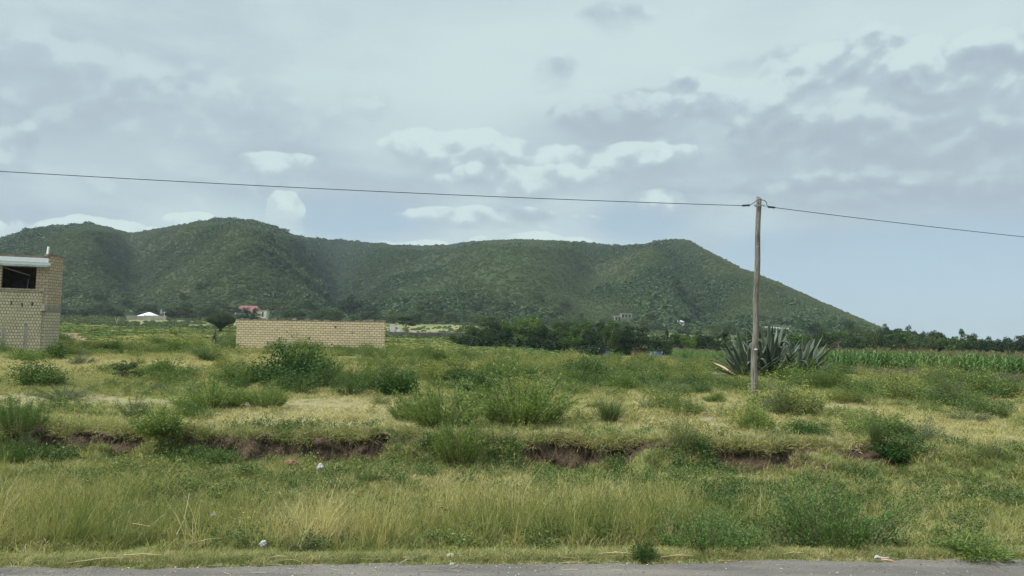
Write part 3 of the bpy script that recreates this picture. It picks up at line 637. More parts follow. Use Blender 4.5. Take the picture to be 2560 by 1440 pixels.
# field: turf and weeds, growing coarser with distance
def field_tint(x, y):
    a = fbm(x * .09 + 5, y * .09, 52, 3); return np.clip(.47 + 1.1 * (a - .5) + .32 * np.clip(straw_f(x, y), 0, 1) + .09 * rng.normal(size=len(x)), 0, 1)
x, y = frustum_pts(36000, 16.3, 48, .84); k = free(x, y) & (y > bank_line(x) + .02) & (rng.random(len(x)) < 1 - .35 * np.clip(is_track(x, y), 0, 1)); x, y = x[k], y[k]
s = (.7 + .8 * rng.random(len(x))) * (1 + (y - 16) / 38) * (1 - .50 * np.clip(is_track(x, y), 0, 1))
scatter('field_grass', np.stack([x, y, H(x, y) - .02], -1), s3(s, .85), np.clip(field_tint(x, y) + .08, 0, 1), GR, 5, 'rough green and straw coloured grass covering the field beyond the bank', 'grass')
x, y = frustum_pts(27000, 16.6, 62, .84); dn = .02 + .75 * sstep(fbm(x * .25, y * .25, 55, 4), .50, .64); dn *= 1 - .95 * np.clip(is_track(x, y) * 1.2, 0, 1); dn *= 1 - .6 * np.exp(-((x + 17) / 9.) ** 2 - ((y - 45) / 11.) ** 2)
k = free(x, y) & (rng.random(len(x)) < dn) & (y > bank_line(x) + .15); x, y = x[k], y[k]; s = (.45 + .9 * rng.random(len(x))) * (1 + (y - 16) / 60) * np.where((x / y > .40) & (y > 40), .55, 1) * np.where((x > 2) & (y > 30), 1.25, 1)
scatter('field_weeds', np.stack([x, y, H(x, y) - .03], -1), s3(s, 1.0), np.clip(field_tint(x, y) - .06 + .20 * (y > 34), 0, 1), HB, 5, 'patchy knee-high green weeds growing over the near half of the field', 'weeds')
FB = proto_coll('far_clump', [blob_bush(60 + k, 150, .5) for k in range(5)], M_herb)
x, y = frustum_pts(42000, 46, 215, .80); k = free(x, y, .3) & (rng.random(len(x)) < .25 + .8 * sstep(fbm(x * .06, y * .045, 57, 3), .42, .58)); x, y = x[k], y[k]
s = (.45 + .6 * rng.random(len(x)) ** 1.6) * (1 + (y - 46) / 220); tn = np.clip(field_tint(x, y) + .02, 0, 1)
scatter('distant_weeds', np.stack([x, y, H(x, y) - .05], -1), np.stack([s * 1.5, s * 1.5, s * .50], -1), tn, FB, 5, 'low green scrub covering the far half of the field behind the block wall', 'scrub')
x = None
# plain at the foot of the hills
FH = proto_coll('hill_clump', [blob_bush(80 + k, 230, .55, .17) for k in range(6)], M_far)
t_ = rng.uniform(-.85, .85, 16000); y = 200 + 330 * rng.random(16000) ** .8; x = t_ * y
k = rng.random(len(x)) < .12 + .9 * sstep(fbm(x * .02, y * .014, 58, 3), .44, .6); x, y = x[k], y[k]; s = (1.0 + 1.8 * rng.random(len(x)) ** 2) * (.7 + .5 * (y > 400))
tn = np.clip(.90 + .7 * (fbm(x * .03, y * .02, 59, 3) - .5) + .12 * rng.normal(size=len(x)) - .12 * (s > 2), 0, 1)
pxx, pyy = project(x, y, H(x, y)); road_ = ~((pxx > 965) & (pxx < 1150) & (pyy > 812) & (pyy < 852) & (rng.random(len(x)) < .8)) & ~((pxx > 312) & (pxx < 420) & (y > 330) & (y < 412))
x, y, s, tn = x[road_], y[road_], s[road_], tn[road_]
scatter('plain_scrub', np.stack([x, y, H(x, y) - .1], -1), np.stack([s * 1.3, s * 1.3, s], -1), tn, FH, 6, 'scattered low scrub on the grassy plain at the foot of the hills', 'scrub')
# hillside cover
def hill_uv(n):
    t_ = rng.uniform(-.86, .62, n); yc = np.interp(t_, _ct, _cy); u = rng.random(n) ** .85 * 1.01; y = 515 + (yc - 515) * u; return t_ * y, y, t_, u
HOUSE_BOX = [(575, 670, 755, 800, 500), (320, 420, 770, 806, 415), (1535, 1585, 784, 802, 9999), (1690, 1750, 796, 812, 9999), (1900, 1980, 808, 824, 9999)]
def off_houses(x, y, pad=0):
    pxx, pyy = project(x, y, H(x, y)); k = np.ones(len(x), bool)
    for a_, b_, c_, d_, Y_ in HOUSE_BOX: k &= ~((pxx > a_ - pad) & (pxx < b_ + pad) & (pyy > c_) & (pyy < d_ + 8) & (y < Y_))
    return k
x, y, t_, u = hill_uv(120000); px_ = 1280 + F * t_
wood = fbm(x * .008, y * .006, 63, 4)
wood = wood + .22 * np.exp(-((px_ - 880 + 60 * u) / 110) ** 2) + .18 * np.exp(-((px_ - 1745 + 90 * u) / 75) ** 2) + .14 * np.exp(-((px_ - 700) / 130) ** 2 - ((u - .35) / .3) ** 2) + .1 * np.exp(-((px_ - 380) / 90) ** 2 - ((u - .5) / .25) ** 2) - .16 * sstep(px_, 1780, 1900) * (u > .1)
k = (rng.random(len(x)) < .86 + .14 * sstep(wood, .42, .62)) & off_houses(x, y, 4); x, y, u, wood = x[k], y[k], u[k], wood[k]
big = sstep(wood, .42, .64); s = (1.2 + 1.4 * rng.random(len(x)) ** 1.5) * (1 + (1.1 + 1.1 * rng.random(len(x))) * big) * (1 + .25 * (u < .12)); s = np.where(rng.random(len(x)) < .03, s * 1.7, s); s = np.where((u > .965) & (rng.random(len(x)) < .10), s * 2.0, s)
tn = np.clip(.52 - .52 * (big - .4) + .12 * (1 - u) + .55 * (fbm(x * .012 + 7, y * .009, 66, 4) - .5) + .10 * rng.normal(size=len(x)), 0, 1)
scatter('hillside_bushes', np.stack([x, y, H(x, y) - .25 * s], -1), np.stack([s * 1.35, s * 1.35, s * 1.05], -1), tn, FH, 6, 'dense dark green bushes and small trees covering the hillsides', 'bushes')

# ------------------------------------------------------------------ haze
m, t, out = mat_new('haze_air'); pv = t.new('ShaderNodeVolumePrincipled'); pv.inputs['Color'].default_value = (0.80, 0.90, 1.0, 1)
pv.inputs['Density'].default_value = 0.00010; pv.inputs['Anisotropy'].default_value = 0.1; t.l.new(pv.outputs[0], out.inputs['Volume'])
mb = MB(); mb.box(-2300, 2300, -60, 1780, -75, 192); tag(mb.build('haze', m), kind='stuff')

# ------------------------------------------------------------------ shrubs of the field, one by one
LM = {
 'broom': leaf_mat('broom_leaves', [(0, (0.120, 0.175, 0.045)), (1, (0.150, 0.205, 0.056))], 'obj', .7, .34),
 'dark': leaf_mat('dark_shrub_leaves', [(0, (0.034, 0.078, 0.018)), (1, (0.052, 0.100, 0.024))], 'obj', .8, .25),
 'leafy': leaf_mat('leafy_shrub_leaves', [(0, (0.095, 0.145, 0.036)), (1, (0.130, 0.180, 0.046))], 'obj', .7, .32),
 'grey': leaf_mat('grey_shrub_leaves', [(0, (0.105, 0.135, 0.075)), (1, (0.130, 0.160, 0.085))], 'obj', .6, .25),
 'feather': leaf_mat('feathery_leaves', [(0, (0.100, 0.135, 0.045)), (1, (0.130, 0.158, 0.055))], 'obj', .6, .3),
 'spiky': leaf_mat('spiky_tuft_blades', [(0, (0.070, 0.110, 0.036)), (1, (0.10, 0.14, 0.045))], 'obj', .6, .25),
 'twiggy': leaf_mat('dry_shrub_leaves', [(0, (0.150, 0.125, 0.075)), (1, (0.185, 0.155, 0.10))], 'obj', .5, .2),
 'weed': leaf_mat('tall_weed_leaves', [(0, (0.080, 0.140, 0.040)), (1, (0.115, 0.175, 0.050))], 'obj', .7, .32),
 'flower': leaf_mat('yellowing_leaves', [(0, (0.205, 0.215, 0.060)), (1, (0.25, 0.24, 0.07))], 'obj', .7, .32)}
M_twig = plain('twig_bark', (0.13, 0.10, 0.07), .9, .1, .3, 30)
SHP = {}
def shrub_proto(kind, v):
    if (kind, v) not in SHP:
        mb, (V, Fs) = shrub_arrays(kind, 500 + v * 17 + len(kind)); SHP[(kind, v)] = (mb.mesh('twigs', M_twig) if mb.V else None, mesh_np('foliage', V, Fs, LM[kind]))
    return SHP[(kind, v)]
KN = {'broom': ('feathery_bush', 'bush'), 'dark': ('dark_bush', 'bush'), 'leafy': ('leafy_bush', 'bush'), 'grey': ('grey_bush', 'bush'), 'feather': ('feathery_shrub', 'shrub'),
      'spiky': ('grass_clump', 'grass clump'), 'twiggy': ('dry_shrub', 'shrub'), 'weed': ('tall_weed', 'weed clump'), 'flower': ('yellowing_bush', 'bush')}
def shrub(kind, px, py, wpx, hpx, label, v=None, Y=None):
    p = ground_at(px, py) if Y is None else Vector(((px - 1280) / F * Y * 1.0, Y, 0))
    if Y is not None: q = at(px, py, Y); p = Vector((q.x, Y, H1(q.x, Y)))
    k = p.y / F; wd = wpx * k; ht = hpx * k * (1.2 if kind == 'broom' else 1.12)
    v = rng.integers(0, 3) if v is None else v; tw, fo = shrub_proto(kind, int(v))
    o = tag(empty(KN[kind][0], (p.x, p.y, p.z - .04)), label, KN[kind][1]); sx = wd / (1.30 if kind not in ('broom', 'weed') else .95 if kind == 'broom' else 1.02)
    sc_ = (sx, sx * .9, ht / .98); rz = random.uniform(0, 6.28)
    for nm, me in (('twigs', tw), ('foliage', fo)):
        if me is None: continue
        c = link(nm, me, o, rot=(0, 0, rz)); c.scale = sc_
    return o
SHR = [
 ('dark', 725, 972, 165, 112, 'large dark green bushy shrub standing before the middle of the pale block wall'),
 ('leafy', 415, 948, 125, 58, 'wide leafy green bush beside the thin sapling on the dry grass'),
 ('leafy', 85, 908, 140, 42, 'bright green spreading bush growing under the unfinished two-storey building'),
 ('dark', 138, 905, 55, 52, 'small dark bush against the right corner of the unfinished building'),
 ('grey', 205, 915, 80, 40, 'pale green bush in the dry grass just right of the unfinished building'),
 ('broom', 668, 1022, 90, 66, 'rounded green bush just below the large dark shrub before the wall'),
 ('broom', 530, 1022, 175, 66, 'long low bright green bush left of the rounded one below the wall'),
 ('dark', 480, 1040, 80, 34, 'low dark green bush at the foot of the long bright green bush'),
 ('grey', 335, 1045, 90, 68, 'loose grey-green bush standing at the edge of the dirt track on the left'),
 ('weed', 45, 1092, 120, 92, 'tall fresh green bush hanging over the left end of the earth bank'),
 ('broom', 1300, 1062, 215, 118, 'broad bright green mound of bush, tallest at the middle of the field edge'),
 ('broom', 1105, 1070, 200, 108, 'broad mid-green bush touching the left side of the bright green mound'),
 ('broom', 1152, 1155, 140, 100, 'bright green bush growing on the verge below the gap in the earth bank'),
 ('broom', 1018, 1052, 80, 60, 'small green bush at the left foot of the broad mid-green bush'),
 ('spiky', 1525, 1058, 105, 76, 'dark spiky grass clump alone on the straw coloured ground'),
 ('grey', 1617, 1024, 60, 36, 'small grey-green bush right of the dark spiky grass clump'),
 ('grey', 1680, 988, 85, 48, 'bluish green bush left of the wooden pole among the yellow weeds'),
 ('leafy', 1552, 978, 105, 46, 'low bright leafy bush behind the straw coloured clearing'),
 ('dark', 1458, 968, 70, 38, 'dark bush behind the right end of the bright green mound'),
 ('leafy', 903, 975, 90, 68, 'green bush with a dark hollow below the right half of the block wall'),
 ('dark', 990, 992, 135, 80, 'dusky green bush in front of the right end of the block wall'),
 ('flower', 1125, 955, 170, 62, 'wide yellow-green flowering bush behind the dusky green bushes'),
 ('dark', 1195, 984, 140, 56, 'dark tangled bush under the yellow-green flowering one'),
 ('leafy', 1245, 960, 110, 62, 'fresh green bush rising behind the bright green mound'),
 ('leafy', 602, 962, 120, 62, 'green bush left of the large dark shrub before the wall'),
 ('flower', 560, 925, 80, 48, 'small yellow-brown bush between the person and the large dark shrub'),
 ('leafy', 822, 965, 80, 62, 'light green bush touching the right side of the large dark shrub'),
 ('grey', 1960, 1040, 140, 86, 'silvery green bush just right of the foot of the wooden pole'),
 ('leafy', 1890, 1078, 90, 66, 'leafy green bush in front of the silvery one by the wooden pole'),
 ('feather', 1705, 1125, 125, 96, 'olive feathery shrub on the bank edge, left of the wooden pole'),
 ('leafy', 2215, 1092, 150, 62, 'bluish dark green bush on the right part of the field edge'),
 ('grey', 2300, 1104, 110, 70, 'dull green bush touching the right side of the bluish dark one'),
 ('dark', 2245, 1160, 130, 66, 'dark green bush hanging down over the bank on the right'),
 ('spiky', 2190, 1135, 60, 95, 'tuft of tall pale grass in front of the bluish dark bush'),
 ('twiggy', 2372, 1016, 84, 82, 'brown nearly leafless twiggy shrub near the maize'),
 ('grey', 2515, 1036, 50, 32, 'small round grey bush below the little flat-topped acacia'),
 ('weed', 2090, 1372, 280, 168, 'large dark green weed thicket at the road edge, lower right'),
 ('weed', 1770, 1376, 250, 96, 'wide light green weed thicket at the road edge, left of the dark one'),
 ('leafy', 2440, 1392, 210, 62, 'low bright green ground bush at the road edge by the right frame side'),
 ('dark', 1612, 1404, 62, 58, 'small dark green tuft at the very edge of the asphalt'),
 ('feather', 428, 1148, 95, 76, 'olive feathery bush in front of the dark earth bank on the left'),
 ('leafy', 395, 1088, 130, 78, 'tangled green bush drooping over the earth bank on the left'),
 ('weed', 35, 1165, 110, 78, 'yellow-green weed bush on the verge at the left end of the bank'),
 ('grey', 395, 982, 48, 32, 'small grey-green ball of bush at the edge of the open grass'),
 ('grey', 160, 1000, 150, 44, 'low sparse bush on the left beside the start of the dirt track'),
 ('grey', 765, 1385, 90, 60, 'silvery grey weed at the road edge near the white bag'),
 ('leafy', 285, 876, 66, 32, 'round green bush on the sandy patch behind the dry grass'),
 ('dark', 344, 877, 42, 20, 'very small dark bush alone on the sandy patch'),
 ('leafy', 440, 880, 90, 36, 'low yellow-green bush left of the walking person'),
 ('feather', 585, 866, 44, 42, 'dark green bush tight against the left end of the block wall'),
 ('grey', 555, 868, 56, 30, 'pale twiggy bush with whitish sprigs right behind the walking person'),
 ('dark', 1332, 965, 80, 42, 'green bush behind the middle of the field, right of the fresh green one'),
 ('leafy', 1990, 958, 150, 48, 'bright green bush hiding the foot of the big agave'),
 ('leafy', 2175, 990, 70, 42, 'rounded leafy green bush between the agave and the dry shrub'),
 ('dark', 2100, 940, 60, 30, 'dark bush beside the low end leaves of the agave'),
 ('leafy', 1790, 1008, 60, 34, 'yellow-green bush just left of the foot of the wooden pole'),
 ('weed', 922, 1212, 60, 44, 'small dull weed on the verge right of the white plastic bag'),
 ('grey', 505, 1345, 0, 0, None),
 ('feather', 2480, 1150, 90, 60, 'green bush at the far right end of the broken bank'),
 ('weed', 500, 1172, 150, 50, 'dark green weeds below the left cut of the earth bank'),
 ('dark', 2010, 1088, 110, 44, 'low dark green bush in front of the silvery one, on its right'),
 ('grey', 2420, 1052, 150, 34, 'long low grey-green bush in the dry grass on the right'),
 ('flower', 1440, 915, 120, 34, 'low yellowish bush near the crest of the field before the dark trees'),
 ('grey', 1330, 905, 90, 30, 'greyish bush on the crest of the field before the dark trees'),
]
for kind, px, py, wp, hp, lab in SHR:
    if lab: shrub(kind, px, py, wp, hp, lab)


# knee-high scrub that runs together in the middle of the field
M_mass = leaf_mat('scrub_leaves', [(0.0, (0.062, 0.100, 0.032)), (0.4, (0.110, 0.150, 0.046)), (0.75, (0.185, 0.205, 0.066)), (1.0, (0.27, 0.26, 0.095))], var=.7, trans=.32)
MC_ = bpy.data.collections.new('scrub_plants')
for kd in ('broom', 'leafy', 'flower', 'grey', 'dark'):
    for k in range(2):
        V_, F_ = shrub_arrays(kd, 700 + k * 7 + len(kd))[1]; MC_.objects.link(bpy.data.objects.new('scrub_%s_%d' % (kd, k), mesh_np('scrub', V_, F_, M_mass)))
x, y = frustum_pts(6500, 17.5, 66, .84); px_ = 1280 + F * x / y
dn = .05 + .55 * sstep(fbm(x * .12 + 3, y * .15, 155, 3), .48, .62)
dn += .75 * np.exp(-((px_ - 1050) / 430) ** 2 - ((y - 33) / 9.) ** 2) + .55 * np.exp(-((px_ - 1900) / 500) ** 2 - ((y - 36) / 8.) ** 2) + .42 * (y > 38) * (px_ > 950)
dn *= .36 * np.where((px_ > 2020) & (y > 38), .4, 1) * np.where((px_ < 330) & (y < 50), .35, 1)
dn *= 1 - .97 * np.clip(is_track(x, y) * 1.3, 0, 1); dn *= 1 - .85 * np.exp(-((x + 17) / 9.) ** 2 - ((y - 45) / 12.) ** 2); dn *= np.where(y < 21.5, .45, 1)
k = free(x, y, .4) & (rng.random(len(x)) < dn) & ~((px_ > 1780) & (px_ < 2070) & (y > 33.5) & (y < 42)); x, y = x[k], y[k]; s = (.34 + .95 * rng.random(len(x)) ** 2.2) * np.where(y < 21.5, .6, 1) * (1 + (y > 32) * .25)
tn = np.clip(.38 + 1.0 * (fbm(x * .11 + 5, y * .12, 152, 3) - .5) + .22 * rng.normal(size=len(x)) + .14 * (y > 34) * (px_[k] > 850), 0, 1)
scatter('undergrowth', np.stack([x, y, H(x, y) - .05], -1), np.stack([s * 1.25, s * 1.25, s * .95], -1), tn, MC_, 10, 'low scrub running together over the middle of the field', 'scrub')

# undergrowth below the tree lines
px_ = np.concatenate([rng.uniform(1640, 2900, 900), rng.uniform(1150, 1640, 260)]); y = np.where(np.arange(1160) < 900, rng.uniform(165, 300, 1160), rng.uniform(136, 170, 1160)); y = np.where((px_ > 1478) & (px_ < 1672), np.maximum(y, 157), y); x = (px_ - 1280) / F * y
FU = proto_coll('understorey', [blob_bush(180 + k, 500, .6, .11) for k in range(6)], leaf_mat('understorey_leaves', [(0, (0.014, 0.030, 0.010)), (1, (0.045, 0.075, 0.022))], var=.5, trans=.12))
s = 1.6 + 1.8 * rng.random(1160) + (y > 200) * 1.0
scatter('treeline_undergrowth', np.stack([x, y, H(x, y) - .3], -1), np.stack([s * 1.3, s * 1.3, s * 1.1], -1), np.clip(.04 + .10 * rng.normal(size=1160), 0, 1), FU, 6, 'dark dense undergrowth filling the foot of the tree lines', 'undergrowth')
# gravel and bits of straw along the edge of the asphalt
def pebble(seed):
    r = np.random.default_rng(seed); v = np.array([[1, 0, 0], [-1, 0, 0], [0, 1, 0], [0, -1, 0], [0, 0, .6], [0, 0, -.4], [.6, .6, .3], [-.6, .5, .3], [.5, -.6, .3], [-.6, -.6, .3]], float) * (.7 + .5 * r.random((10, 1)))
    import bmesh
    bm = bmesh.new(); [bm.verts.new(q) for q in v]; bmesh.ops.convex_hull(bm, input=bm.verts); bmesh.ops.triangulate(bm, faces=bm.faces); bm.verts.ensure_lookup_table(); bm.verts.index_update()
    V_ = np.array([q.co[:] for q in bm.verts]); T_ = np.array([[q.index for q in f.verts] for f in bm.faces]); bm.free(); return V_, [T_]
PB_ = proto_coll('pebble', [pebble(k) for k in range(4)], leaf_mat('pebbles', [(0, (0.10, 0.09, 0.08)), (.7, (0.24, 0.22, 0.19)), (1, (0.48, 0.45, 0.40))], var=.2, trans=.01))
n_ = 5200; x = rng.uniform(-9, 10, n_); y = 8.5 + .09 * x - .75 * rng.random(n_) ** 1.8 + .08 * rng.normal(size=n_); s = .003 + .010 * rng.random(n_) ** 3
scatter('gravel', np.stack([x, y, np.where(y < 8.45 + .09 * x, .013, H(x, y) + .01)], -1), s3(s, .7), np.clip(rng.random(n_), 0, 1), PB_, 4, 'loose grit and small stones along the edge of the asphalt', 'gravel')
def straw_bit(seed):
    r = np.random.default_rng(seed); P = np.array([[-.5, 0, 0], [.0, .03 * r.normal(), .02], [.5, .06 * r.normal(), 0]]); wd = np.array([0, .012, 0]); up = np.array([0, 0, .012]); V_ = np.concatenate([P - wd, P + wd, P + up]); q = []
    for i in range(2): q += [[i, i + 1, 7 + i, 6 + i], [6 + i, 7 + i, 4 + i, 3 + i]]
    return V_, [np.array(q)]
SB_ = proto_coll('straw_bit', [straw_bit(k) for k in range(4)], leaf_mat('straw_bits', [(0, (0.20, 0.15, 0.09)), (1, (0.45, 0.37, 0.22))], var=.3, trans=.05))
n_ = 3200; x = rng.uniform(-9, 10, n_); y = 8.62 + .09 * x + .30 * rng.normal(size=n_); k = rng.random(n_) < .25 + .75 * sstep(fbm(x * 1.2, 1.1, 171, 2), .4, .6); x, y = x[k], y[k]; s = .04 + .16 * rng.random(len(x)) ** 3
rt = np.zeros((len(x), 3)); rt[:, 2] = rng.normal(size=len(x)) * .8; rt[:, 1] = rng.normal(size=len(x)) * .06
scatter('straw_litter', np.stack([x, y, np.where(y < 8.45 + .09 * x, .016, H(x, y) + .03)], -1), s3(s), rng.random(len(x)), SB_, 4, 'bits of dead grass strewn along the edge of the asphalt', 'straw', rot=rt)

# sapling and little flat-topped acacia
M_bark = plain('grey_brown_bark', (0.16, 0.125, 0.09), .9, .1, .35, 12, .5)
TRM = {
 'round': leaf_mat('round_tree_leaves', [(0, (0.022, 0.044, 0.012)), (1, (0.055, 0.085, 0.022))], 'objcol', .8, .18),
}
TM = {}
def tree_proto(kind, v):
    if (kind, v) not in TM:
        mb, (V, Fs) = tree_arrays(kind, 900 + v * 13 + len(kind)); TM[(kind, v)] = (mb.mesh('trunk', M_bark, True), mesh_np('crown', V, Fs, TRM['round']))
    return TM[(kind, v)]
TN = {'round': 'broadleaf_tree', 'bushy': 'bushy_tree', 'tall': 'slender_tree', 'acacia': 'acacia_tree', 'cone': 'conifer_tree'}
TW = {'round': 1.0, 'bushy': 1.05, 'tall': .55, 'acacia': 1.6, 'cone': .55}
COLS = {'dark': (0.017, 0.037, 0.011), 'deep': (0.010, 0.025, 0.010), 'mid': (0.048, 0.092, 0.020), 'yellow': (0.105, 0.155, 0.026), 'olive': (0.060, 0.080, 0.026), 'blue': (0.028, 0.052, 0.034), 'pale': (0.080, 0.112, 0.050), 'sage': (0.062, 0.094, 0.050), 'light': (0.080, 0.115, 0.045)}
def tree(kind, x, y, h, label, col='dark', wide=1.0, group=None, v=None, sink=.05):
    v = int(rng.integers(0, 4)) if v is None else v; tr, cr = tree_proto(kind, v)
    o = tag(empty(TN[kind], (x, y, H1(x, y) - sink * h * .3)), label, 'tree', group); rz = random.uniform(0, 6.28)
    for nm, me in (('trunk', tr), ('crown', cr)):
        c = link(nm, me, o, rot=(0, 0, rz)); c.scale = (h * wide, h * wide, h)
        k = random.uniform(.85, 1.2); c.color = tuple(k * q for q in COLS[col]) + (1,)
    return o
def tree_px(kind, px, top, Y, label, col='dark', wpx=None, group=None, v=None, hmin=1.0):
    q = at(px, top, Y); g = H1(q.x, Y); h = max(hmin, (q.z - g) / .96)
    wide = 1.0 if wpx is None else (wpx / F * Y) / (h * TW[kind]); return tree(kind, q.x, Y, h, label, col, wide, group, v)
p = ground_at(307, 948); o = tree('round', p.x, p.y, 50 / F * p.y * 1.0, 'thin young sapling with sparse leaves in the dry grass', 'light', 1.25)
p = ground_at(2485, 1012); o = tree('acacia', p.x, p.y, 42 / F * p.y, 'little flat-topped acacia in the field near the right end of the maize', 'mid', 1.15)

# dark copse in the middle distance, read from its left end to its right end
COP = [(1150, 831, 150, 'bushy', 'olive', 60), (1178, 813, 156, 'round', 'olive', 62), (1205, 819, 146, 'bushy', 'dark', 66), (1232, 801, 158, 'round', 'dark', 66), (1262, 819, 145, 'bushy', 'deep', 60), (1288, 795, 152, 'round', 'mid', 60),
       (1322, 793, 156, 'round', 'yellow', 66), (1345, 805, 148, 'bushy', 'dark', 56), (1372, 805, 157, 'bushy', 'dark', 60), (1398, 817, 146, 'round', 'mid', 50), (1420, 805, 156, 'round', 'dark', 60), (1452, 801, 150, 'bushy', 'mid', 60),
       (1480, 815, 146, 'bushy', 'dark', 56), (1504, 803, 158, 'round', 'dark', 60), (1530, 801, 152, 'bushy', 'mid', 56), (1560, 813, 158, 'bushy', 'dark', 66), (1588, 815, 152, 'round', 'deep', 56), (1618, 829, 168, 'bushy', 'dark', 56), (1190, 843, 140, 'bushy', 'dark', 60), (1300, 839, 140, 'bushy', 'yellow', 40), (1435, 839, 141, 'bushy', 'mid', 50), (1550, 839, 158, 'bushy', 'dark', 60), (1360, 843, 141, 'bushy', 'deep', 56), (1245, 845, 139, 'bushy', 'deep', 60), (1470, 843, 142, 'bushy', 'deep', 56)]
ORD = 'first second third fourth fifth sixth seventh eighth ninth tenth eleventh twelfth thirteenth fourteenth fifteenth sixteenth seventeenth eighteenth nineteenth twentieth'.split()
CN = {'olive': 'olive', 'dark': 'dark green', 'deep': 'very dark', 'mid': 'mid-green', 'yellow': 'yellow-green'}
backs = sorted([c for c in COP if c[1] < 835]); fronts = sorted([c for c in COP if c[1] >= 835])
for i, c in enumerate(backs): tree_px(c[3], c[0], c[1], c[2], '%s tree, %s from the left along the top of the copse' % (CN[c[4]], ORD[i]), c[4], c[5] * 1.25, 'trees of the dark copse')
for i, c in enumerate(fronts): tree_px(c[3], c[0], c[1] - 6, c[2], 'low %s bushy tree, %s from the left along the front of the copse' % (CN[c[4]], ORD[i]), c[4], c[5] * 1.3, 'trees of the dark copse')
tree_px('acacia', 1228, 789, 215, 'wide flat-topped olive acacia rising behind the left end of the copse', 'olive', 95)
tree_px('acacia', 1015, 790, 195, 'layered dark acacia in front of the long low grey wall', 'dark', 66, v=1)
# tree line behind the maize, read from left to right
RT = [(1655, 843, 175, 'bushy', 'mid', 60), (1664, 817, 195, 'cone', 'blue', 22), (1688, 831, 180, 'round', 'dark', 56), (1722, 835, 170, 'bushy', 'yellow', 44), (1748, 827, 182, 'round', 'dark', 56), (1780, 831, 176, 'bushy', 'dark', 56), (1812, 825, 186, 'tall', 'dark', 40), (1838, 833, 176, 'bushy', 'mid', 56), (1868, 827, 186, 'round', 'dark', 52),
      (1908, 823, 176, 'round', 'dark', 66), (1950, 821, 182, 'bushy', 'deep', 70), (1990, 831, 176, 'round', 'mid', 60), (2020, 833, 186, 'bushy', 'olive', 60), (2056, 829, 176, 'round', 'dark', 60), (2096, 825, 182, 'acacia', 'mid', 90), (2140, 830, 172, 'bushy', 'dark', 66), (2186, 828, 182, 'round', 'olive', 70), (2226, 834, 172, 'bushy', 'dark', 60), (2262, 828, 182, 'acacia', 'mid', 96), (2300, 836, 172, 'bushy', 'olive', 70),
      (2338, 832, 182, 'round', 'dark', 66), (2378, 838, 172, 'bushy', 'mid', 66), (2412, 834, 182, 'round', 'olive', 66), (2452, 840, 170, 'bushy', 'dark', 66), (2492, 844, 176, 'bushy', 'dark', 60), (2530, 842, 170, 'bushy', 'deep', 60)]
names = {'acacia': 'flat-topped', 'round': 'rounded', 'bushy': 'bushy', 'tall': 'slender', 'cone': 'pointed'}
CN.update({'blue': 'bluish green', 'light': 'light green'})
ORD2 = ORD + ['twenty-' + k for k in ORD[:9]]
for i, c in enumerate(RT): tree_px(c[3], c[0], c[1], c[2], '%s %s tree, %s from the left in the line behind the maize' % (names[c[3]], CN[c[4]], ORD2[i]), c[4], c[5] * 1.2, 'tree line behind the maize')
RB = [(2040, 802, 330, 'round', 'blue', 44), (2118, 798, 330, 'round', 'blue', 40), (2075, 822, 300, 'bushy', 'blue', 50), (2150, 815, 280, 'acacia', 'olive', 80), (2212, 808, 250, 'round', 'blue', 36), (2246, 820, 260, 'acacia', 'blue', 66), (2273, 812, 240, 'round', 'blue', 30), (2292, 826, 250, 'bushy', 'dark', 50), (2308, 824, 235, 'bushy', 'blue', 34), (2336, 824, 235, 'round', 'blue', 40), (2372, 838, 240, 'bushy', 'dark', 50),
      (2405, 828, 225, 'tall', 'light', 24), (2434, 832, 215, 'round', 'blue', 40), (2420, 846, 220, 'bushy', 'olive', 70), (2472, 840, 215, 'round', 'blue', 34), (2512, 852, 220, 'bushy', 'dark', 60), (2546, 838, 180, 'round', 'deep', 60), (2580, 826, 170, 'bushy', 'deep', 90), (2640, 830, 180, 'round', 'deep', 90), (2720, 835, 180, 'bushy', 'dark', 90)]
for i, c in enumerate([c for c in RB if c[0] < 2570]): tree_px(c[3], c[0], c[1], c[2], '%s %s tree, %s from the left on the skyline beyond the hill' % (names[c[3]], CN[c[4]], ORD2[i]), c[4], c[5] * 1.25, 'skyline trees right of the hills')
tree_px('bushy', 2585, 828, 170, 'tall very dark tree cut off by the right edge of the picture', 'deep', 110)
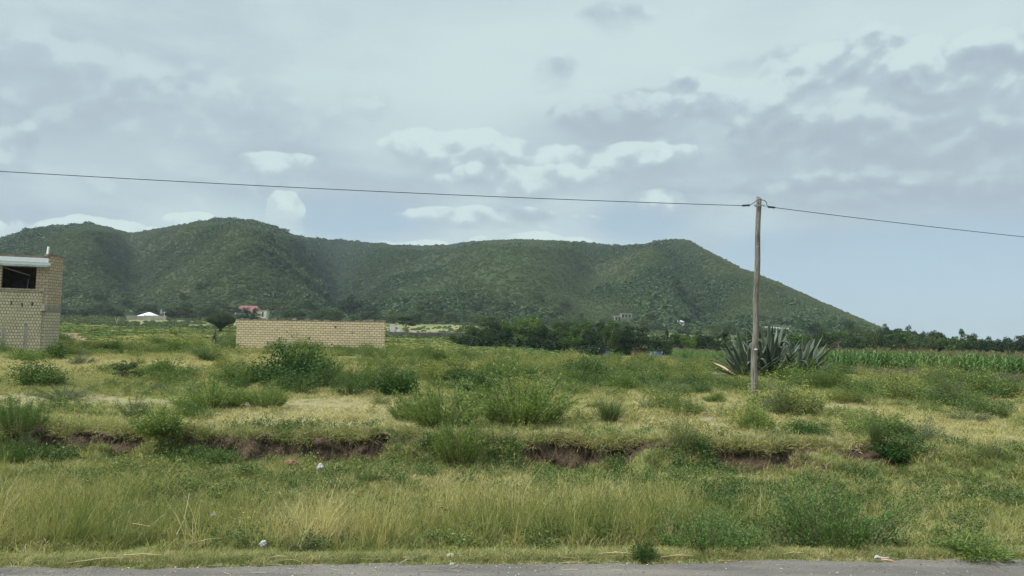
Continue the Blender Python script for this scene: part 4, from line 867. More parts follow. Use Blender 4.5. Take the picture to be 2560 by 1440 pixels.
# named trees at the foot of the hills
FT = [(240, 738, 560, 'acacia', 'blue', 56, 'dark acacia on the slope above the small brick pile'), (322, 732, 580, 'acacia', 'blue', 42, 'dark acacia on the slope above the white roof'), (365, 768, 440, 'round', 'deep', 34, 'dark rounded tree just behind the white roof'),
      (425, 775, 425, 'round', 'deep', 40, 'dark tree at the right end of the white house compound'), (455, 768, 430, 'acacia', 'dark', 52, 'layered dark acacia right of the white house compound'), (500, 770, 440, 'tall', 'light', 30, 'pale slender tree between the compound and the vase-shaped tree'),
      (525, 766, 450, 'bushy', 'dark', 44, 'dark bushy tree behind the left side of the vase-shaped tree'), (566, 764, 450, 'acacia', 'dark', 60, 'spreading dark acacia left of the red-roofed house'), (628, 768, 420, 'bushy', 'deep', 34, 'dark tree partly hiding the red-roofed house'),
      (880, 736, 560, 'round', 'deep', 80, 'big dark spreading tree at the foot of the slope above the block wall'), (925, 760, 480, 'bushy', 'blue', 66, 'bluish bushy tree below the big dark spreading tree'), (700, 752, 500, 'acacia', 'olive', 70, 'wide olive acacia above the left half of the block wall'),
      (770, 750, 500, 'acacia', 'dark', 80, 'wide dark acacia above the middle of the block wall'), (740, 770, 420, 'bushy', 'dark', 60, 'dark bushy tree just above the block wall coping'), (830, 765, 430, 'bushy', 'olive', 66, 'olive bushy tree above the right half of the block wall'),
      (985, 770, 430, 'bushy', 'light', 60, 'light green tree behind the gap right of the block wall'), (1050, 765, 440, 'tall', 'light', 50, 'pale tall tree behind the green strip beyond the grey wall'), (1085, 768, 430, 'round', 'blue', 56, 'bluish tree at the right end of the green strip'),
      (607, 784, 415, 'bushy', 'dark', 44, 'low dark tree at the foot of the red-roofed villa'), (640, 782, 418, 'round', 'mid', 36, 'green tree between the villa and the pale outbuilding'), (1558, 797, 400, 'bushy', 'sage', 66, 'green tree below the pale terraced house'), (1712, 818, 380, 'bushy', 'blue', 40, 'bluish tree below the two bright-roofed small houses'), (205, 770, 430, 'bushy', 'blue', 50, 'bluish bushy tree beyond the small brick pile'), (160, 775, 430, 'bushy', 'dark', 40, 'dark tree seen just past the building corner'), (255, 762, 450, 'acacia', 'dark', 70, 'dark flat-topped tree left of the white roof'), (290, 775, 420, 'bushy', 'dark', 40, 'bushy tree just left of the white house compound')]
for px, top, Y, kd, cl, wp, lab in FT: tree_px(kd, px, top, Y, lab, cl, wp)
# the many trees of the wooded strip below the slope
SHADE = {'mid': 'mid-green', 'sage': 'grey-green', 'olive': 'olive', 'pale': 'pale green', 'blue': 'bluish'}
n = 0
while n < 190:
    px = random.uniform(-60, 2140); Y = random.uniform(415, 570); q = at(px, 800, Y); gz = H1(q.x, Y); ppx, ppy = project(q.x, Y, gz)
    if any(a_ - 14 < px < b_ + 14 and Y < Y_ for a_, b_, c_, d_, Y_ in HOUSE_BOX): n += .02; continue
    if 960 < px < 1150 and Y < 440: continue
    if 1650 < px < 2020 and Y < 520 and random.random() < .8: n += .02; continue
    kd = random.choice(['bushy', 'round', 'acacia', 'bushy', 'tall']); cl = random.choice(['mid', 'sage', 'mid', 'olive', 'pale', 'sage', 'blue']); h = random.uniform(4.5, 9.5)
    reg = 'between the unfinished building and the white roof' if ppx < 330 else 'between the white roof and the block wall' if ppx < 590 else 'above the block wall' if ppx < 965 else 'behind the dark copse' if ppx < 1640 else 'around the wooden pole'
    if ppx < 60: reg = 'above the unfinished building'
    if ppx > 1960: reg = 'where the hill meets the skyline trees'
    tree(kd, q.x, Y, h, '%s %s tree in the wooded strip, %s' % (SHADE[cl], names[kd], reg), cl, random.uniform(.9, 1.3), 'trees massed below the slopes'); n += 1

# candelabra tree: a dense vase of upright stems
def candelabra():
    p = at(551, 832, 182); x, y = p.x, p.y; g = H1(x, y); o = tag(empty('candelabra_tree', (x, y, g - .1)), 'dense vase-shaped candelabra tree standing alone on the open plain', 'tree')
    mb = MB(); rs = random.Random(5)
    for k in range(7):
        a = k * .9; mb.tube([(0.05 * math.cos(a), .05 * math.sin(a), -.2), (.22 * math.cos(a), .22 * math.sin(a), .7), (.75 * math.cos(a), .75 * math.sin(a), 1.9)], [.20, .13, .09], 6)
    mb.build('trunk', plain('candelabra_bark', (0.10, 0.085, 0.06)), o, True)
    cb = MB()
    for k in range(620):
        a = rs.uniform(0, 6.283); q = math.sqrt(rs.random()); rr = q * 3.25; top = 4.95 - 1.55 * q ** 2.6 + rs.uniform(-.12, .1); low = .75 + 1.35 * q; low = min(low, top - .9)
        ca, sa = math.cos(a), math.sin(a); m0 = rr * .80
        cb.tube([(m0 * .62 * ca, m0 * .62 * sa, low), (rr * .98 * ca, rr * .98 * sa, low + (top - low) * .45), (rr * 1.08 * ca, rr * 1.08 * sa, top)], [.07, .085, .05], 4)
    m_, t_2, out_ = mat_new('candelabra_stems'); g_ = t_2.new('ShaderNodeNewGeometry'); c_ = t_2.mix(g_.outputs['Random Per Island'], (0.040, 0.060, 0.030), (0.095, 0.115, 0.055)); bsdf(t_2, out_, c_, .7, .2)
    cb.build('crown', m_, o)
candelabra()
# bare pale little tree
p = at(290, 822, 260); mb = MB(); g = H1(p.x, p.y); rs = random.Random(9)
mb.tube([(0, 0, -.1), (.1, 0, 1.3)], [.10, .07], 5)
for k in range(9): a = rs.uniform(0, 6.28); mb.tube([(.1, 0, rs.uniform(.7, 1.3)), (.1 + .5 * math.cos(a), .5 * math.sin(a), 1.9), (.1 + .8 * math.cos(a), .8 * math.sin(a), 2.9)], [.05, .035, .015], 4)
o = mb.build('bare_tree', plain('bleached_wood', (0.42, 0.38, 0.32)), loc=(p.x, p.y, g)); tag(o, 'small leafless bleached tree on the plain left of the white house compound', 'tree')

# ------------------------------------------------------------------ maize field
M_maize = leaf_mat('maize_leaves', [(0, (0.065, 0.135, 0.040)), (.6, (0.105, 0.180, 0.055)), (1, (0.17, 0.21, 0.07))], var=.55, trans=.3)
M_tas = leaf_mat('maize_tassel', [(0, (0.16, 0.155, 0.08)), (1, (0.24, 0.21, 0.11))], var=.4)
def maize(seed):
    r = np.random.default_rng(seed); rs = random.Random(seed); mb = MB(); mb.tube([(0, 0, 0), (.02, 0, 1.1), (.01, .02, 2.0)], [.016, .013, .007], 4)
    for k in range(12):
        z = .25 + k * .14; a = k * 3.14 + rs.uniform(-.6, .6); ca, sa = math.cos(a), math.sin(a); L = rs.uniform(.5, .8); w_ = .045; px, py = -sa * w_, ca * w_
        pts = [(0, 0, z), (ca * L * .4, sa * L * .4, z + .24), (ca * L * .8, sa * L * .8, z + .16), (ca * L, sa * L, z - .08)]; ws = [.4, 1, .8, .05]
        for i in range(3): (a0, b0, c0), (a1, b1, c1) = pts[i], pts[i + 1]; u0, u1 = ws[i], ws[i + 1]; mb.poly([(a0 - px * u0, b0 - py * u0, c0), (a0 + px * u0, b0 + py * u0, c0), (a1 + px * u1, b1 + py * u1, c1), (a1 - px * u1, b1 - py * u1, c1)])
    nq = len(mb.Q) + len(mb.T)
    for k in range(7):
        a = rs.uniform(0, 6.28); q = .12 * (k > 0); mb.tube([(0, 0, 1.95), (q * math.cos(a), q * math.sin(a), 2.2 + .04 * (k == 0))], [.008, .010], 3, False)
    Q = np.array(mb.Q); T = np.array(mb.T).reshape(-1, 3); nt = 7 * 3
    idx = np.zeros(len(Q) + len(T), int); idx[len(Q) - nt:len(Q)] = 1
    return mesh_np('maize', mb.V, [Q, T], None, mats=[M_maize, M_tas], midx=idx)
mc = bpy.data.collections.new('maize_plants')
for k in range(5): mc.objects.link(bpy.data.objects.new('maize_%d' % k, maize(k)))
n = 26000; x = rng.uniform(5, 85, n); y = rng.uniform(46, 128, n); x = np.round(x / .75) * .75 + rng.normal(size=n) * .1
px_ = 1280 + F * x / y; front = np.interp(px_, [1640, 1700, 1850, 2050, 2300, 2560, 3000], [118, 104, 84, 66, 57, 52, 47]); back = front + np.interp(px_, [1640, 1850, 2560], [10, 26, 30])
k = (px_ > 1685) & (px_ < 3100) & (y > front) & (y < back); x, y = x[k], y[k]; s = (.82 + .3 * rng.random(len(x))) * np.where(px_[k] < 2050, .85, 1.0)
scatter('maize_crop', np.stack([x, y, H(x, y) - .03], -1), s3(s), np.clip(.35 + .8 * (fbm(x * .12, y * .12, 99, 2) - .5) + .2 * rng.random(len(x)), 0, 1), mc, 5, 'green maize crop with straw coloured tassels filling the strip before the trees', 'maize')
# brown dead weeds along the front of the maize
DW = proto_coll('dead_weed', [herb(140 + k, 150, .55, .30, .045) for k in range(4)], leaf_mat('dead_weed_leaves', [(0, (0.115, 0.095, 0.065)), (.6, (0.165, 0.135, 0.09)), (1, (0.14, 0.14, 0.07))], var=.5))
n = 5200; px_ = rng.uniform(1640, 2900, n); front = np.interp(px_, [1640, 1700, 1850, 2050, 2300, 2560, 3000], [104, 96, 80, 63, 55, 50, 45]); y = front - 3.5 * rng.random(n) + .5; x = (px_ - 1280) / F * y
k = rng.random(n) < np.where(px_ < 1860, 1, np.where(px_ < 2230, .35, .9)); x, y = x[k], y[k]; s = (.7 + 1.1 * rng.random(len(x)))
scatter('dead_weeds', np.stack([x, y, H(x, y) - .03], -1), s3(s), rng.random(len(x)), DW, 4, 'brown dead weeds along the near edge of the maize', 'weeds')

# ------------------------------------------------------------------ agave
def agave(name, px, py, Y, nleaf, L, seed, label, tilt=0.0, spreadx=1.0):
    q = at(px, py, Y); rs = random.Random(seed); r = np.random.default_rng(seed); V = []; Q = []
    m_, t2, out_ = mat_new(name + '_skin'); g_ = t2.new('ShaderNodeNewGeometry'); at_ = t2.new('ShaderNodeAttribute', attribute_name='edge')
    tc2 = t2.new('ShaderNodeTexCoord'); nn = t2.noise(tc2.outputs['Object'], 3, 4, .6)
    c_ = t2.mix(g_.outputs['Random Per Island'], (0.016, 0.034, 0.020), (0.070, 0.102, 0.068)); c_ = t2.mix(t2.m('MULTIPLY', t2.ss(nn, .4, .7), .4), c_, (0.085, 0.11, 0.075))
    c_ = t2.mix(t2.m('MULTIPLY', at_.outputs['Fac'], .30), c_, (0.26, 0.27, 0.18)); c_ = t2.mix(t2.m('GREATER_THAN', g_.outputs['Random Per Island'], .95), c_, (0.42, 0.30, 0.16))
    bsdf(t2, out_, c_, .5, .4); E = []
    for k in range(nleaf):
        f = (k + .5) / nleaf; th = .08 + 1.28 * f ** 1.1 + rs.uniform(-.08, .08); a = k * 2.39996 + rs.uniform(-.25, .25)
        ln = L * rs.uniform(.8, 1.12) * (1 - .12 * f); wd = .145 * L / 2.4 * rs.uniform(.8, 1.15); fold = rs.random() < .36; fp = rs.uniform(.5, .78)
        bend = rs.uniform(-.15, .30); p = Vector((.18 * math.cos(a) * f, .18 * math.sin(a) * f, 0)); ns = 14
        b = len(V); ang = th
        for i in range(ns + 1):
            u = i / ns; ca, sa = math.cos(a), math.sin(a); d = Vector((ca * math.sin(ang) * spreadx, sa * math.sin(ang), math.cos(ang)))
            side = Vector((-sa, ca, 0)); up = side.cross(d).normalized(); ww = wd * (min(1, .55 + u * 2.0) if u < .45 else (1 - (u - .45) / .55) ** .75 + .01) * (1.0)
            gut = .45 * (1 - u)
            for s_, e_ in ((-1, 1), (-.55, .25), (0, 0), (.55, .25), (1, 1)): V.append(tuple(p + side * (s_ * ww) - up * (gut * ww * (1 - s_ * s_)) * -1)); E.append(e_)
            st = ln / ns; p = p + d * st
            if fold and u > fp: ang = min(ang + .75, 2.9)
            else: ang += bend / ns
        for i in range(ns):
            for j in range(4): Q.append((b + i * 5 + j, b + i * 5 + j + 1, b + i * 5 + 6 + j, b + i * 5 + 5 + j))
    me = mesh_np(name, V, [np.array(Q)], m_, {'edge': E}, smooth=True); o = link(name, me, loc=(q.x, Y, H1(q.x, Y) - .05), rot=(0, tilt, 0))
    md = o.modifiers.new('thick', 'SOLIDIFY'); md.thickness = .012
    return tag(o, label, 'agave')
agave('agave_plant', 1925, 940, 40, 66, 2.95, 3, 'huge grey-green agave with tall leaves and folded tips behind the pole')
agave('agave_plant', 1868, 942, 39.2, 36, 2.55, 11, 'lower agave leaning out to the left of the huge one', -.22)
agave('agave_plant', 2000, 942, 39.5, 38, 2.5, 23, 'agave with drooping folded leaves on the right flank of the huge one', .30)
agave('agave_plant', 2035, 946, 39, 9, 1.2, 31, 'small flat agave offshoot low at the right end of the agaves', .6)
agave('agave_plant', 2230, 975, 44, 12, .75, 37, 'small spiky dark agave in the field right of the big agaves')

# ------------------------------------------------------------------ wooden pole and cables
m, t, out = mat_new('weathered_pole'); tcn = t.new('ShaderNodeTexCoord'); mp = t.new('ShaderNodeMapping'); mp.inputs['Scale'].default_value = (9, 9, .8); t.l.new(tcn.outputs['Object'], mp.inputs[0])
a = t.noise(mp.outputs[0], 3, 6, .65); b = t.noise(tcn.outputs['Object'], 1.3, 4, .6)
col = t.mix(t.ss(a, .35, .65), (0.085, 0.075, 0.062), (0.23, 0.205, 0.175)); col = t.mix(t.m('MULTIPLY', t.ss(b, .45, .65), .55), col, (0.17, 0.165, 0.15)); bsdf(t, out, col, .9, .15, a, .8, .03); M_pole = m
M_black = plain('black_rubber', (0.016, 0.020, 0.024), .5, .4, .2); M_steel = plain('galvanised_steel', (0.30, 0.31, 0.32), .5, .5, .15, 20, .1, .7); M_cable = plain('black_cable', (0.030, 0.034, 0.038), .6, .3)
PB = at(1883, 1000, 26.0); PB.z = H1(PB.x, PB.y) - .3; PT = at(1897.5, 490, 26.0)
pole = tag(empty('utility_pole', tuple(PB)), 'weathered leaning wooden utility pole standing in front of the huge agave', 'utility pole')
rel = PT - PB; mb = MB(); nseg = 16
mb.tube([rel * (i / nseg) + Vector((.018 * math.sin(i * 1.3), .015 * math.cos(i * 1.7), 0)) * (0 < i < nseg) for i in range(nseg + 1)], [.118 - .034 * i / nseg for i in range(nseg + 1)], 14)
# slanted cut at the top
for k in range(len(mb.V)):
    v_ = Vector(mb.V[k])
    if v_.z > rel.z - .02: mb.V[k] = (v_.x, v_.y, v_.z - .55 * (v_.x - rel.x) - .06)
mb.build('shaft', M_pole, pole, True)
def rl(px, py, Y=26.0): return at(px, py, Y) - PB
BR = rl(1895.5, 514.5); mb = MB()
mb.tube([BR + Vector((.115 * math.cos(k * .5236), .115 * math.sin(k * .5236), 0)) for k in range(13)], .014, 5, False); mb.build('strap', M_steel, pole)
mb = MB(); mb.box(-.17, .17, -.135, -.10, -.018, .018, Matrix.Translation(BR)); mb.tube([BR + Vector((-.17, -.12, 0)), BR + Vector((-.17, -.12, .05))], .012, 6); mb.tube([BR + Vector((.19, -.12, -.03)), BR + Vector((.13, -.12, .0))], .02, 6); mb.build('bracket', M_steel, pole)
mb = MB(); mb.box(-.03, .03, -.015, .005, -.05, .05, Matrix.Translation(rel * .94 + Vector((0, -.10, 0)))); 
mb = MB(); z0 = rl(1886.5, 873); mb.box(-.05, .05, -.012, .0, -.02, .02, Matrix.Translation(z0 + Vector((0, -.125, 0)))); mb.build('tag_plate', plain('white_tag', (0.7, 0.7, 0.68)), pole)
mb = MB(); z0 = rl(1893, 617); mb.box(-.06, .06, -.012, .0, -.006, .006, Matrix.Translation(z0 + Vector((-.01, -.108, 0)))); mb.build('wire_staple', M_steel, pole)
def cable(name, A, B, sag, label, clampA):
    o = tag(empty(name, tuple(A)), label, 'power cable'); rp = B - A; n = 24; mb = MB()
    mb.tube([rp * (i / n) - Vector((0, 0, sag * 4 * (i / n) * (1 - i / n))) for i in range(n + 1)], .0115, 6, False); mb.build('conductor', M_cable, o)
    c = clampA - A; d = c.normalized(); mb = MB()
    mb.tube([d * .0 - d * .02, d * .0, c * .12, c * .88, c, c], [.018, .030, .034, .034, .050, .044], 10); mb.build('dead_end_clamp', M_black, o, True)
    return o
LA = at(1856, 514, 26.0); LC = at(1873, 513, 26.0); RA = at(1937, 519, 26.0); RC = at(1921, 517, 26.0)
cable('power_line', LA, at(-640, 388, 20.3), .14, 'black overhead power cable running from the pole to the left edge', LC)
cable('power_line', RA, at(3000, 633, 31.5), .10, 'black overhead power cable running from the pole to the right edge', RC)
mb = MB(); mb.tube([rl(1873, 513), rl(1880, 510), rl(1888, 504), rl(1894, 500, 25.86), rl(1902, 499, 25.86), rl(1911, 501), rl(1917, 507), rl(1917, 513), rl(1921, 517)], .013, 6); mb.build('jumper_wire', M_cable, pole, True)
mb = MB(); mb.tube([rl(1873, 515), BR + Vector((-.17, -.12, 0))], .006, 5); mb.tube([rl(1921, 519), BR + Vector((.17, -.12, 0))], .006, 5); mb.build('guy_wire', M_steel, pole)

# ------------------------------------------------------------------ pale block wall (middle)
M_blk = block_mat('sandstone_blocks', (0.43, 0.35, 0.212), (0.52, 0.435, 0.278), (0.125, 0.092, 0.062), .40, .187, .024)
M_blkY = block_mat('yellow_blocks', (0.45, 0.39, 0.245), (0.57, 0.50, 0.33), (0.12, 0.092, 0.062), .165, .192, .020, .5, .45, 3.0)
M_blkB = block_mat('brown_blocks', (0.35, 0.275, 0.18), (0.45, 0.36, 0.245), (0.11, 0.082, 0.058), .36, .19, .018, .5, .3, 5.0)
M_cop = plain('dark_lichened_stone', (0.19, 0.165, 0.125), .95, .1, .45, 2.5, .6); M_conc = plain('raw_concrete', (0.27, 0.245, 0.20), .9, .15, .25, 2.0, .5)
A = at(592, 796, 60.5); B = at(963, 803, 59.6); ztA, ztB = A.z, B.z
wl = tag(empty('block_wall', (A.x, A.y, 0), math.atan2(B.y - A.y, B.x - A.x)), 'long pale yellow block wall standing alone in the middle of the field', 'wall'); Lw = math.hypot(B.x - A.x, B.y - A.y)
mb = MB(); mb.box(0, Lw, 0, .2, .4, ztA - .10); mb.build('front_wall', M_blk, wl)
mb = MB(); mb.box(0, .2, .203, 3.6, .4, ztA - .10); mb.build('return_wall', M_blk, wl)
mb = MB(); x_ = 0.0; rs = random.Random(4)
while x_ < Lw: d_ = rs.uniform(.12, .42); mb.box(x_, min(x_ + d_, Lw), -.012, .21, ztA - .097, ztA - .02 + rs.uniform(-.07, .085), None, .015); x_ += d_ + .006
y_ = .22
while y_ < 3.5: d_ = rs.uniform(.15, .4); mb.box(-.01, .21, y_, y_ + d_, ztA - .097, ztA - .02 + rs.uniform(-.05, .05), None, .012); y_ += d_ + .006
mb.build('coping', M_cop, wl)
mb = MB()
for hx, hz_, hs in ((4.6, .50, .05), (8.2, .55, .075), (3.4, .82, .045), (9.6, 1.0, .055), (6.1, 1.40, .04)):
    mb.box(hx - hs, hx + hs, -.012, .004, ztA - hz_ - hs * .8, ztA - hz_ + hs * .8, None, .02)
mb.build('chipped_hole', plain('hole_dark', (0.06, 0.048, 0.035)), wl)

# ------------------------------------------------------------------ unfinished two-storey building (left edge)
C1 = at(122, 700, 47.0); W0 = at(-420, 700, 43.2); C2 = at(156, 700, 48.25)
ang = math.atan2(C1.y - W0.y, C1.x - W0.x); Lb = math.hypot(C1.x - W0.x, C1.y - W0.y)
bd = tag(empty('unfinished_building', (C1.x, C1.y, 0), ang), 'unfinished two-storey block building with a dark window opening at the left edge', 'building')
def bx_(nm, m_, *boxes, parent=bd, jit=0):
    mb = MB()
    for b_ in boxes: mb.box(*b_, None, jit)
    return mb.build(nm, m_, parent)
def lx(px, ref=0.0):   # local x along the front wall for a photo column
    v = M3 @ Vector(((px - 1280) / F, 0, -1)); tt_ = v.x / v.y; ca, sa = math.cos(ang), math.sin(ang); return (tt_ * C1.y - C1.x) / (ca - tt_ * sa)
xw0, xw1 = lx(2), lx(89); xl = lx(109); ZG = .6; zl = 4.80; zt = 6.98
bx_('upper_wall', M_blkB, (xw1, -.003, 0, .22, zl - .12, zt), (-Lb, xw0, 0, .22, zl - .12, zt), (xw0 + .003, xw1 - .003, .003, .217, zl - .12, 5.06), (xw0 + .003, xw1 - .003, .003, .217, 6.42, zt))
bx_('lower_wall', M_blkY, (-Lb, xl, -.10, .20, ZG, zl)); bx_('lower_wall_corner', M_blkB, (xl + .004, -.004, -.02, .20, ZG, zl - .124)).data.materials[0] = block_mat('pale_blocks', (0.42, 0.36, 0.24), (0.50, 0.44, 0.30), (0.15, 0.12, 0.09), .30, .19, .018, .5, .3, 7.0)
mb = MB(); x_ = -Lb; rs = random.Random(8)
while x_ < xl: d_ = rs.uniform(.15, .4); mb.box(x_, min(x_ + d_, xl), -.11, -.002, zl + .003, zl + .05 + rs.uniform(-.01, .04), None, .01); x_ += d_ + .005
mb.build('ledge', M_cop, bd)
# return face (short, turned to the camera) and the side running back
d2 = Vector((C2.x - C1.x, C2.y - C1.y, 0)); a2 = math.atan2(d2.y, d2.x) - ang; L2 = d2.length
mb = MB(); mb.box(0, L2, 0, .2, zl - .7, 7.15); o = mb.build('corner_wall', M_blkB, bd, rot=(0, 0, a2)); mb = MB(); mb.box(0, L2, 0.002, .2, ZG, zl - 1.123); mb.build('corner_wall', M_blkY if 0 else bpy.data.materials['pale_blocks'], bd, rot=(0, 0, a2))
mb = MB(); mb.box(-.30, L2 + .015, -.03, .19, zl - 1.12, zl - .703, None, .01); mb.build('ring_beam', M_conc, bd, rot=(0, 0, a2))
mb = MB(); mb.box(-.2, L2 + .02, -.012, .2, 7.153, 7.28, None, .02); mb.build('parapet_capping', plain('rusty_mortar', (0.24, 0.165, 0.11), .95, .1, .35, 3), bd, rot=(0, 0, a2))
e2 = Vector((math.cos(a2), math.sin(a2), 0)) * L2
mb = MB(); mb.box(-.2, 0, .0, 8.6, ZG, 7.1); mb.build('side_wall', M_blkB, bd, loc=(e2.x - .05, e2.y + .21, 0), rot=(0, 0, math.atan2(-C2.x, C2.y) - ang + R(7)))
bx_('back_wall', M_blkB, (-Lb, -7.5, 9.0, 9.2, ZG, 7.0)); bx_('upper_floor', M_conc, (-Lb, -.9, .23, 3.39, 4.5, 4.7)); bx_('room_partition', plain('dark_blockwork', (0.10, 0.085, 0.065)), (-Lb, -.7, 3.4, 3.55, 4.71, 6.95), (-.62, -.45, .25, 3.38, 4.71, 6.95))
bx_('roof_slab', plain('brown_slab_edge', (0.20, 0.15, 0.11), .95, .1, .3, 3), (-Lb, -.0, .0, .6, 7.003, 7.15), (-Lb, -.8, .603, 4.5, 7.003, 7.15), (-Lb, -7.5, 4.503, 9.0, 7.003, 7.15))
bx_('fascia_board', plain('white_painted_board', (0.74, 0.76, 0.78), .6, .3, .05), (-Lb, -.02, -.34, -.30, 6.72, 7.0), (-Lb, .06, -.29, -.05, 6.56, 6.70))
bx_('soffit', plain('grey_soffit', (0.42, 0.44, 0.45)), (-Lb, .0, -.28, -.01, 6.45, 6.55))
mb = MB(); mb.tube([(-.18, .06, 7.1), (-.13, .06, 7.78)], .062, 8); mb.build('vent_pipe', plain('white_pipe', (0.72, 0.74, 0.74)), bd)
mb = MB(); mb.tube([(xw0, .35, 6.36), (xw1 - .55, .9, 5.95)], .03, 6); mb.build('leaning_batten', plain('pale_batten', (0.34, 0.33, 0.30)), bd)
mb = MB(); mb.tube([(xw1 - .52, .5, 5.7), (xw1 - .58, .5, 5.0)], .018, 5); mb.build('steel_rod', M_steel, bd)
bx_('foundation', plain('grey_foundation', (0.20, 0.185, 0.16), .95, .1, .35, 1.5, .6), (-Lb, xl + .2, -.22, -.103, ZG, 1.25))
for i, px in enumerate((18, 72)):
    xx = lx(px); bx_('mortar_streak', M_conc, (xx - .09, xx + .09, -.108, -.101, 1.0, 2.6 + .3 * i), jit=.004)
for px, z_ in ((32, 4.15), (59, 4.05), (84, 4.1)): xx = lx(px); bx_('putlog_hole', plain('hole_black', (0.07, 0.06, 0.045)), (xx - .05, xx + .05, -.106, -.101, z_ - .13, z_ + .1))

# small pile of cut blocks
p = ground_at(180, 852, 50); pile = tag(empty('block_pile', (p.x, p.y, p.z)), 'low pile of loose cut stone blocks just right of the unfinished building', 'block pile'); mb = MB(); rs = random.Random(3)
for r_ in range(6):
    n_ = 8 - r_ // 2
    for k in range(n_):
        x_ = -1.15 + k * .30 + (r_ % 2) * .12 + rs.uniform(-.02, .02); 
        if r_ > 4 and k > 5: continue
        for dy in (0, .24): M_ = Matrix.Translation((x_ + .13, dy, r_ * .135 + .06)) @ Matrix.Rotation(rs.uniform(-.12, .12), 4, 'Z'); mb.box(-.14, .14, -.1, .1, -.064, .064, M_, .012)
mb.build('stacked_blocks', plain('tan_block', (0.42, 0.33, 0.22), .95, .1, .35, 1.2), pile); mb = MB()
for k in range(16): M_ = Matrix.Translation((rs.uniform(-1.7, 1.7), rs.uniform(-.7, -.2), .05)) @ Euler((rs.uniform(-.4, .4), rs.uniform(-.4, .4), rs.uniform(0, 3))).to_matrix().to_4x4(); mb.box(-.15, .15, -.1, .1, -.07, .07, M_, .02)
mb.build('fallen_blocks', plain('grey_tan_block', (0.34, 0.29, 0.22), .95, .1, .35, 1.2), pile)

# long low grey wall and the concrete post by it
A = at(972, 829, 205); B = at(1150, 833, 215); g = H1(A.x, A.y); gw = tag(empty('stone_wall', (A.x, A.y, 0), math.atan2(B.y - A.y, B.x - A.x)), 'long low grey-brown stone wall right of the pale block wall', 'wall'); L_ = math.hypot(B.x - A.x, B.y - A.y)
mb = MB(); x_ = 0; rs = random.Random(6)
while x_ < L_: d_ = rs.uniform(.5, 1.2); mb.box(x_, x_ + d_ - .01, 0, .4, -1, A.z - .14 + rs.uniform(-.06, .08), None, .02); x_ += d_
mb.build('masonry', plain('grey_stone', (0.155, 0.135, 0.115), .95, .1, .35, .8), gw)
mb = MB(); x_ = 0
while x_ < L_: d_ = rs.uniform(.4, 1.6); mb.box(x_, x_ + d_ - .06, .02, .36, A.z - .05, A.z + .06 + rs.uniform(-.03, .06), None, .03); x_ += d_
mb.build('coping', plain('pale_coping', (0.33, 0.30, 0.27), .9, .1, .4, .6), gw)
q = at(981, 809, 207); mb = MB(); g = H1(q.x, q.y); mb.box(-.75, .75, -.3, .3, 0, q.z - g - .1); mb.box(.9, 2.6, -.2, .1, 0, (q.z - g) * .55, None, .05); tag(mb.build('concrete_post', plain('pale_concrete', (0.42, 0.41, 0.38)), loc=(q.x, q.y + 1, g)), 'pale grey concrete post at the left end of the low stone wall', 'post')
# green strip behind it
# ------------------------------------------------------------------ houses at the foot of the hills
M_glass = plain('dark_window', (0.03, 0.035, 0.04), .2, .5, .1)
def house(name, px0, px1, Y, z_e, z_r, wallm, roofm, label, depth=9., wins=4, ridge=.35, hip=True):
    a_ = at(px0, 800, Y); b_ = at(px1, 800, Y); w_ = (b_.x - a_.x); cx = (a_.x + b_.x) / 2; g_ = min(H1(a_.x, Y), H1(b_.x, Y)) - .5
    o = tag(empty(name, (cx, Y, g_)), label, 'house'); ze = z_e - g_; zr = z_r - g_; hw = w_ / 2; mb = MB(); mb.box(-hw * .9, hw * .9, .6, depth - .6, 0, ze - .01); mb.build('walls', wallm, o)
    mb = MB(); rx = hw * ridge; y0, y1, ym = 0, depth, depth / 2
    P = [(-hw, y0, ze), (hw, y0, ze), (hw, y1, ze), (-hw, y1, ze), (-rx, ym, zr), (rx, ym, zr)]
    mb.poly([P[0], P[1], P[5], P[4]]); mb.poly([P[1], P[2], P[5]]); mb.poly([P[2], P[3], P[4], P[5]]); mb.poly([P[3], P[0], P[4]]); mb.poly([P[3], P[2], P[1], P[0]]); mb.build('roof', roofm, o)
    for k in range(wins):
        x_ = -hw * .75 + (k + .5) * hw * 1.5 / wins; mb = MB(); mb.box(x_ - .6, x_ + .6, .53, .603, ze - 1.9, ze - .7); f_ = mb.build('window', plain('window_frame', (0.6, 0.6, 0.58)), o)
        mb = MB(); mb.box(x_ - .5, x_ + .5, .50, .528, ze - 1.8, ze - .8); mb.build('pane', M_glass, f_)
    return o, ze, zr, hw
M_wr = plain('bright_iron_roof', (0.62, 0.66, 0.70), .5, .4, .06); M_tr = plain('dull_iron_roof', (0.36, 0.39, 0.42), .6, .3, .1); M_cream = plain('cream_render', (0.55, 0.50, 0.42)); M_red = plain('red_tile_roof', (0.17, 0.062, 0.058), .7, .3, .18, .8); M_white = plain('white_render', (0.66, 0.65, 0.62))
def zat(px, py, Y): return at(px, py, Y).z
house('white_roofed_house', 331, 389, 410, zat(360, 793, 410), zat(360, 780, 410), M_cream, M_wr, 'small house with a bright white pyramid roof behind a compound wall', 11, 3, .12)
A = at(316, 794, 396); B = at(416, 789, 404); g = min(H1(A.x, A.y), H1(B.x, B.y)) - 1; cw = tag(empty('compound_wall', (A.x, A.y, g), math.atan2(B.y - A.y, B.x - A.x)), 'pale compound wall in front of the white-roofed house', 'wall'); L_ = math.hypot(B.x - A.x, B.y - A.y)
mb = MB(); mb.box(0, L_ * .42, 0, .25, 0, 3.3); mb.build('panel', plain('grey_render', (0.33, 0.29, 0.23), .9, .1, .2, .3), cw); mb = MB(); mb.box(L_ * .42 + .02, L_, -.1, .2, 0, 3.7); mb.build('panel', plain('tan_render', (0.43, 0.37, 0.28), .9, .1, .2, .3), cw)
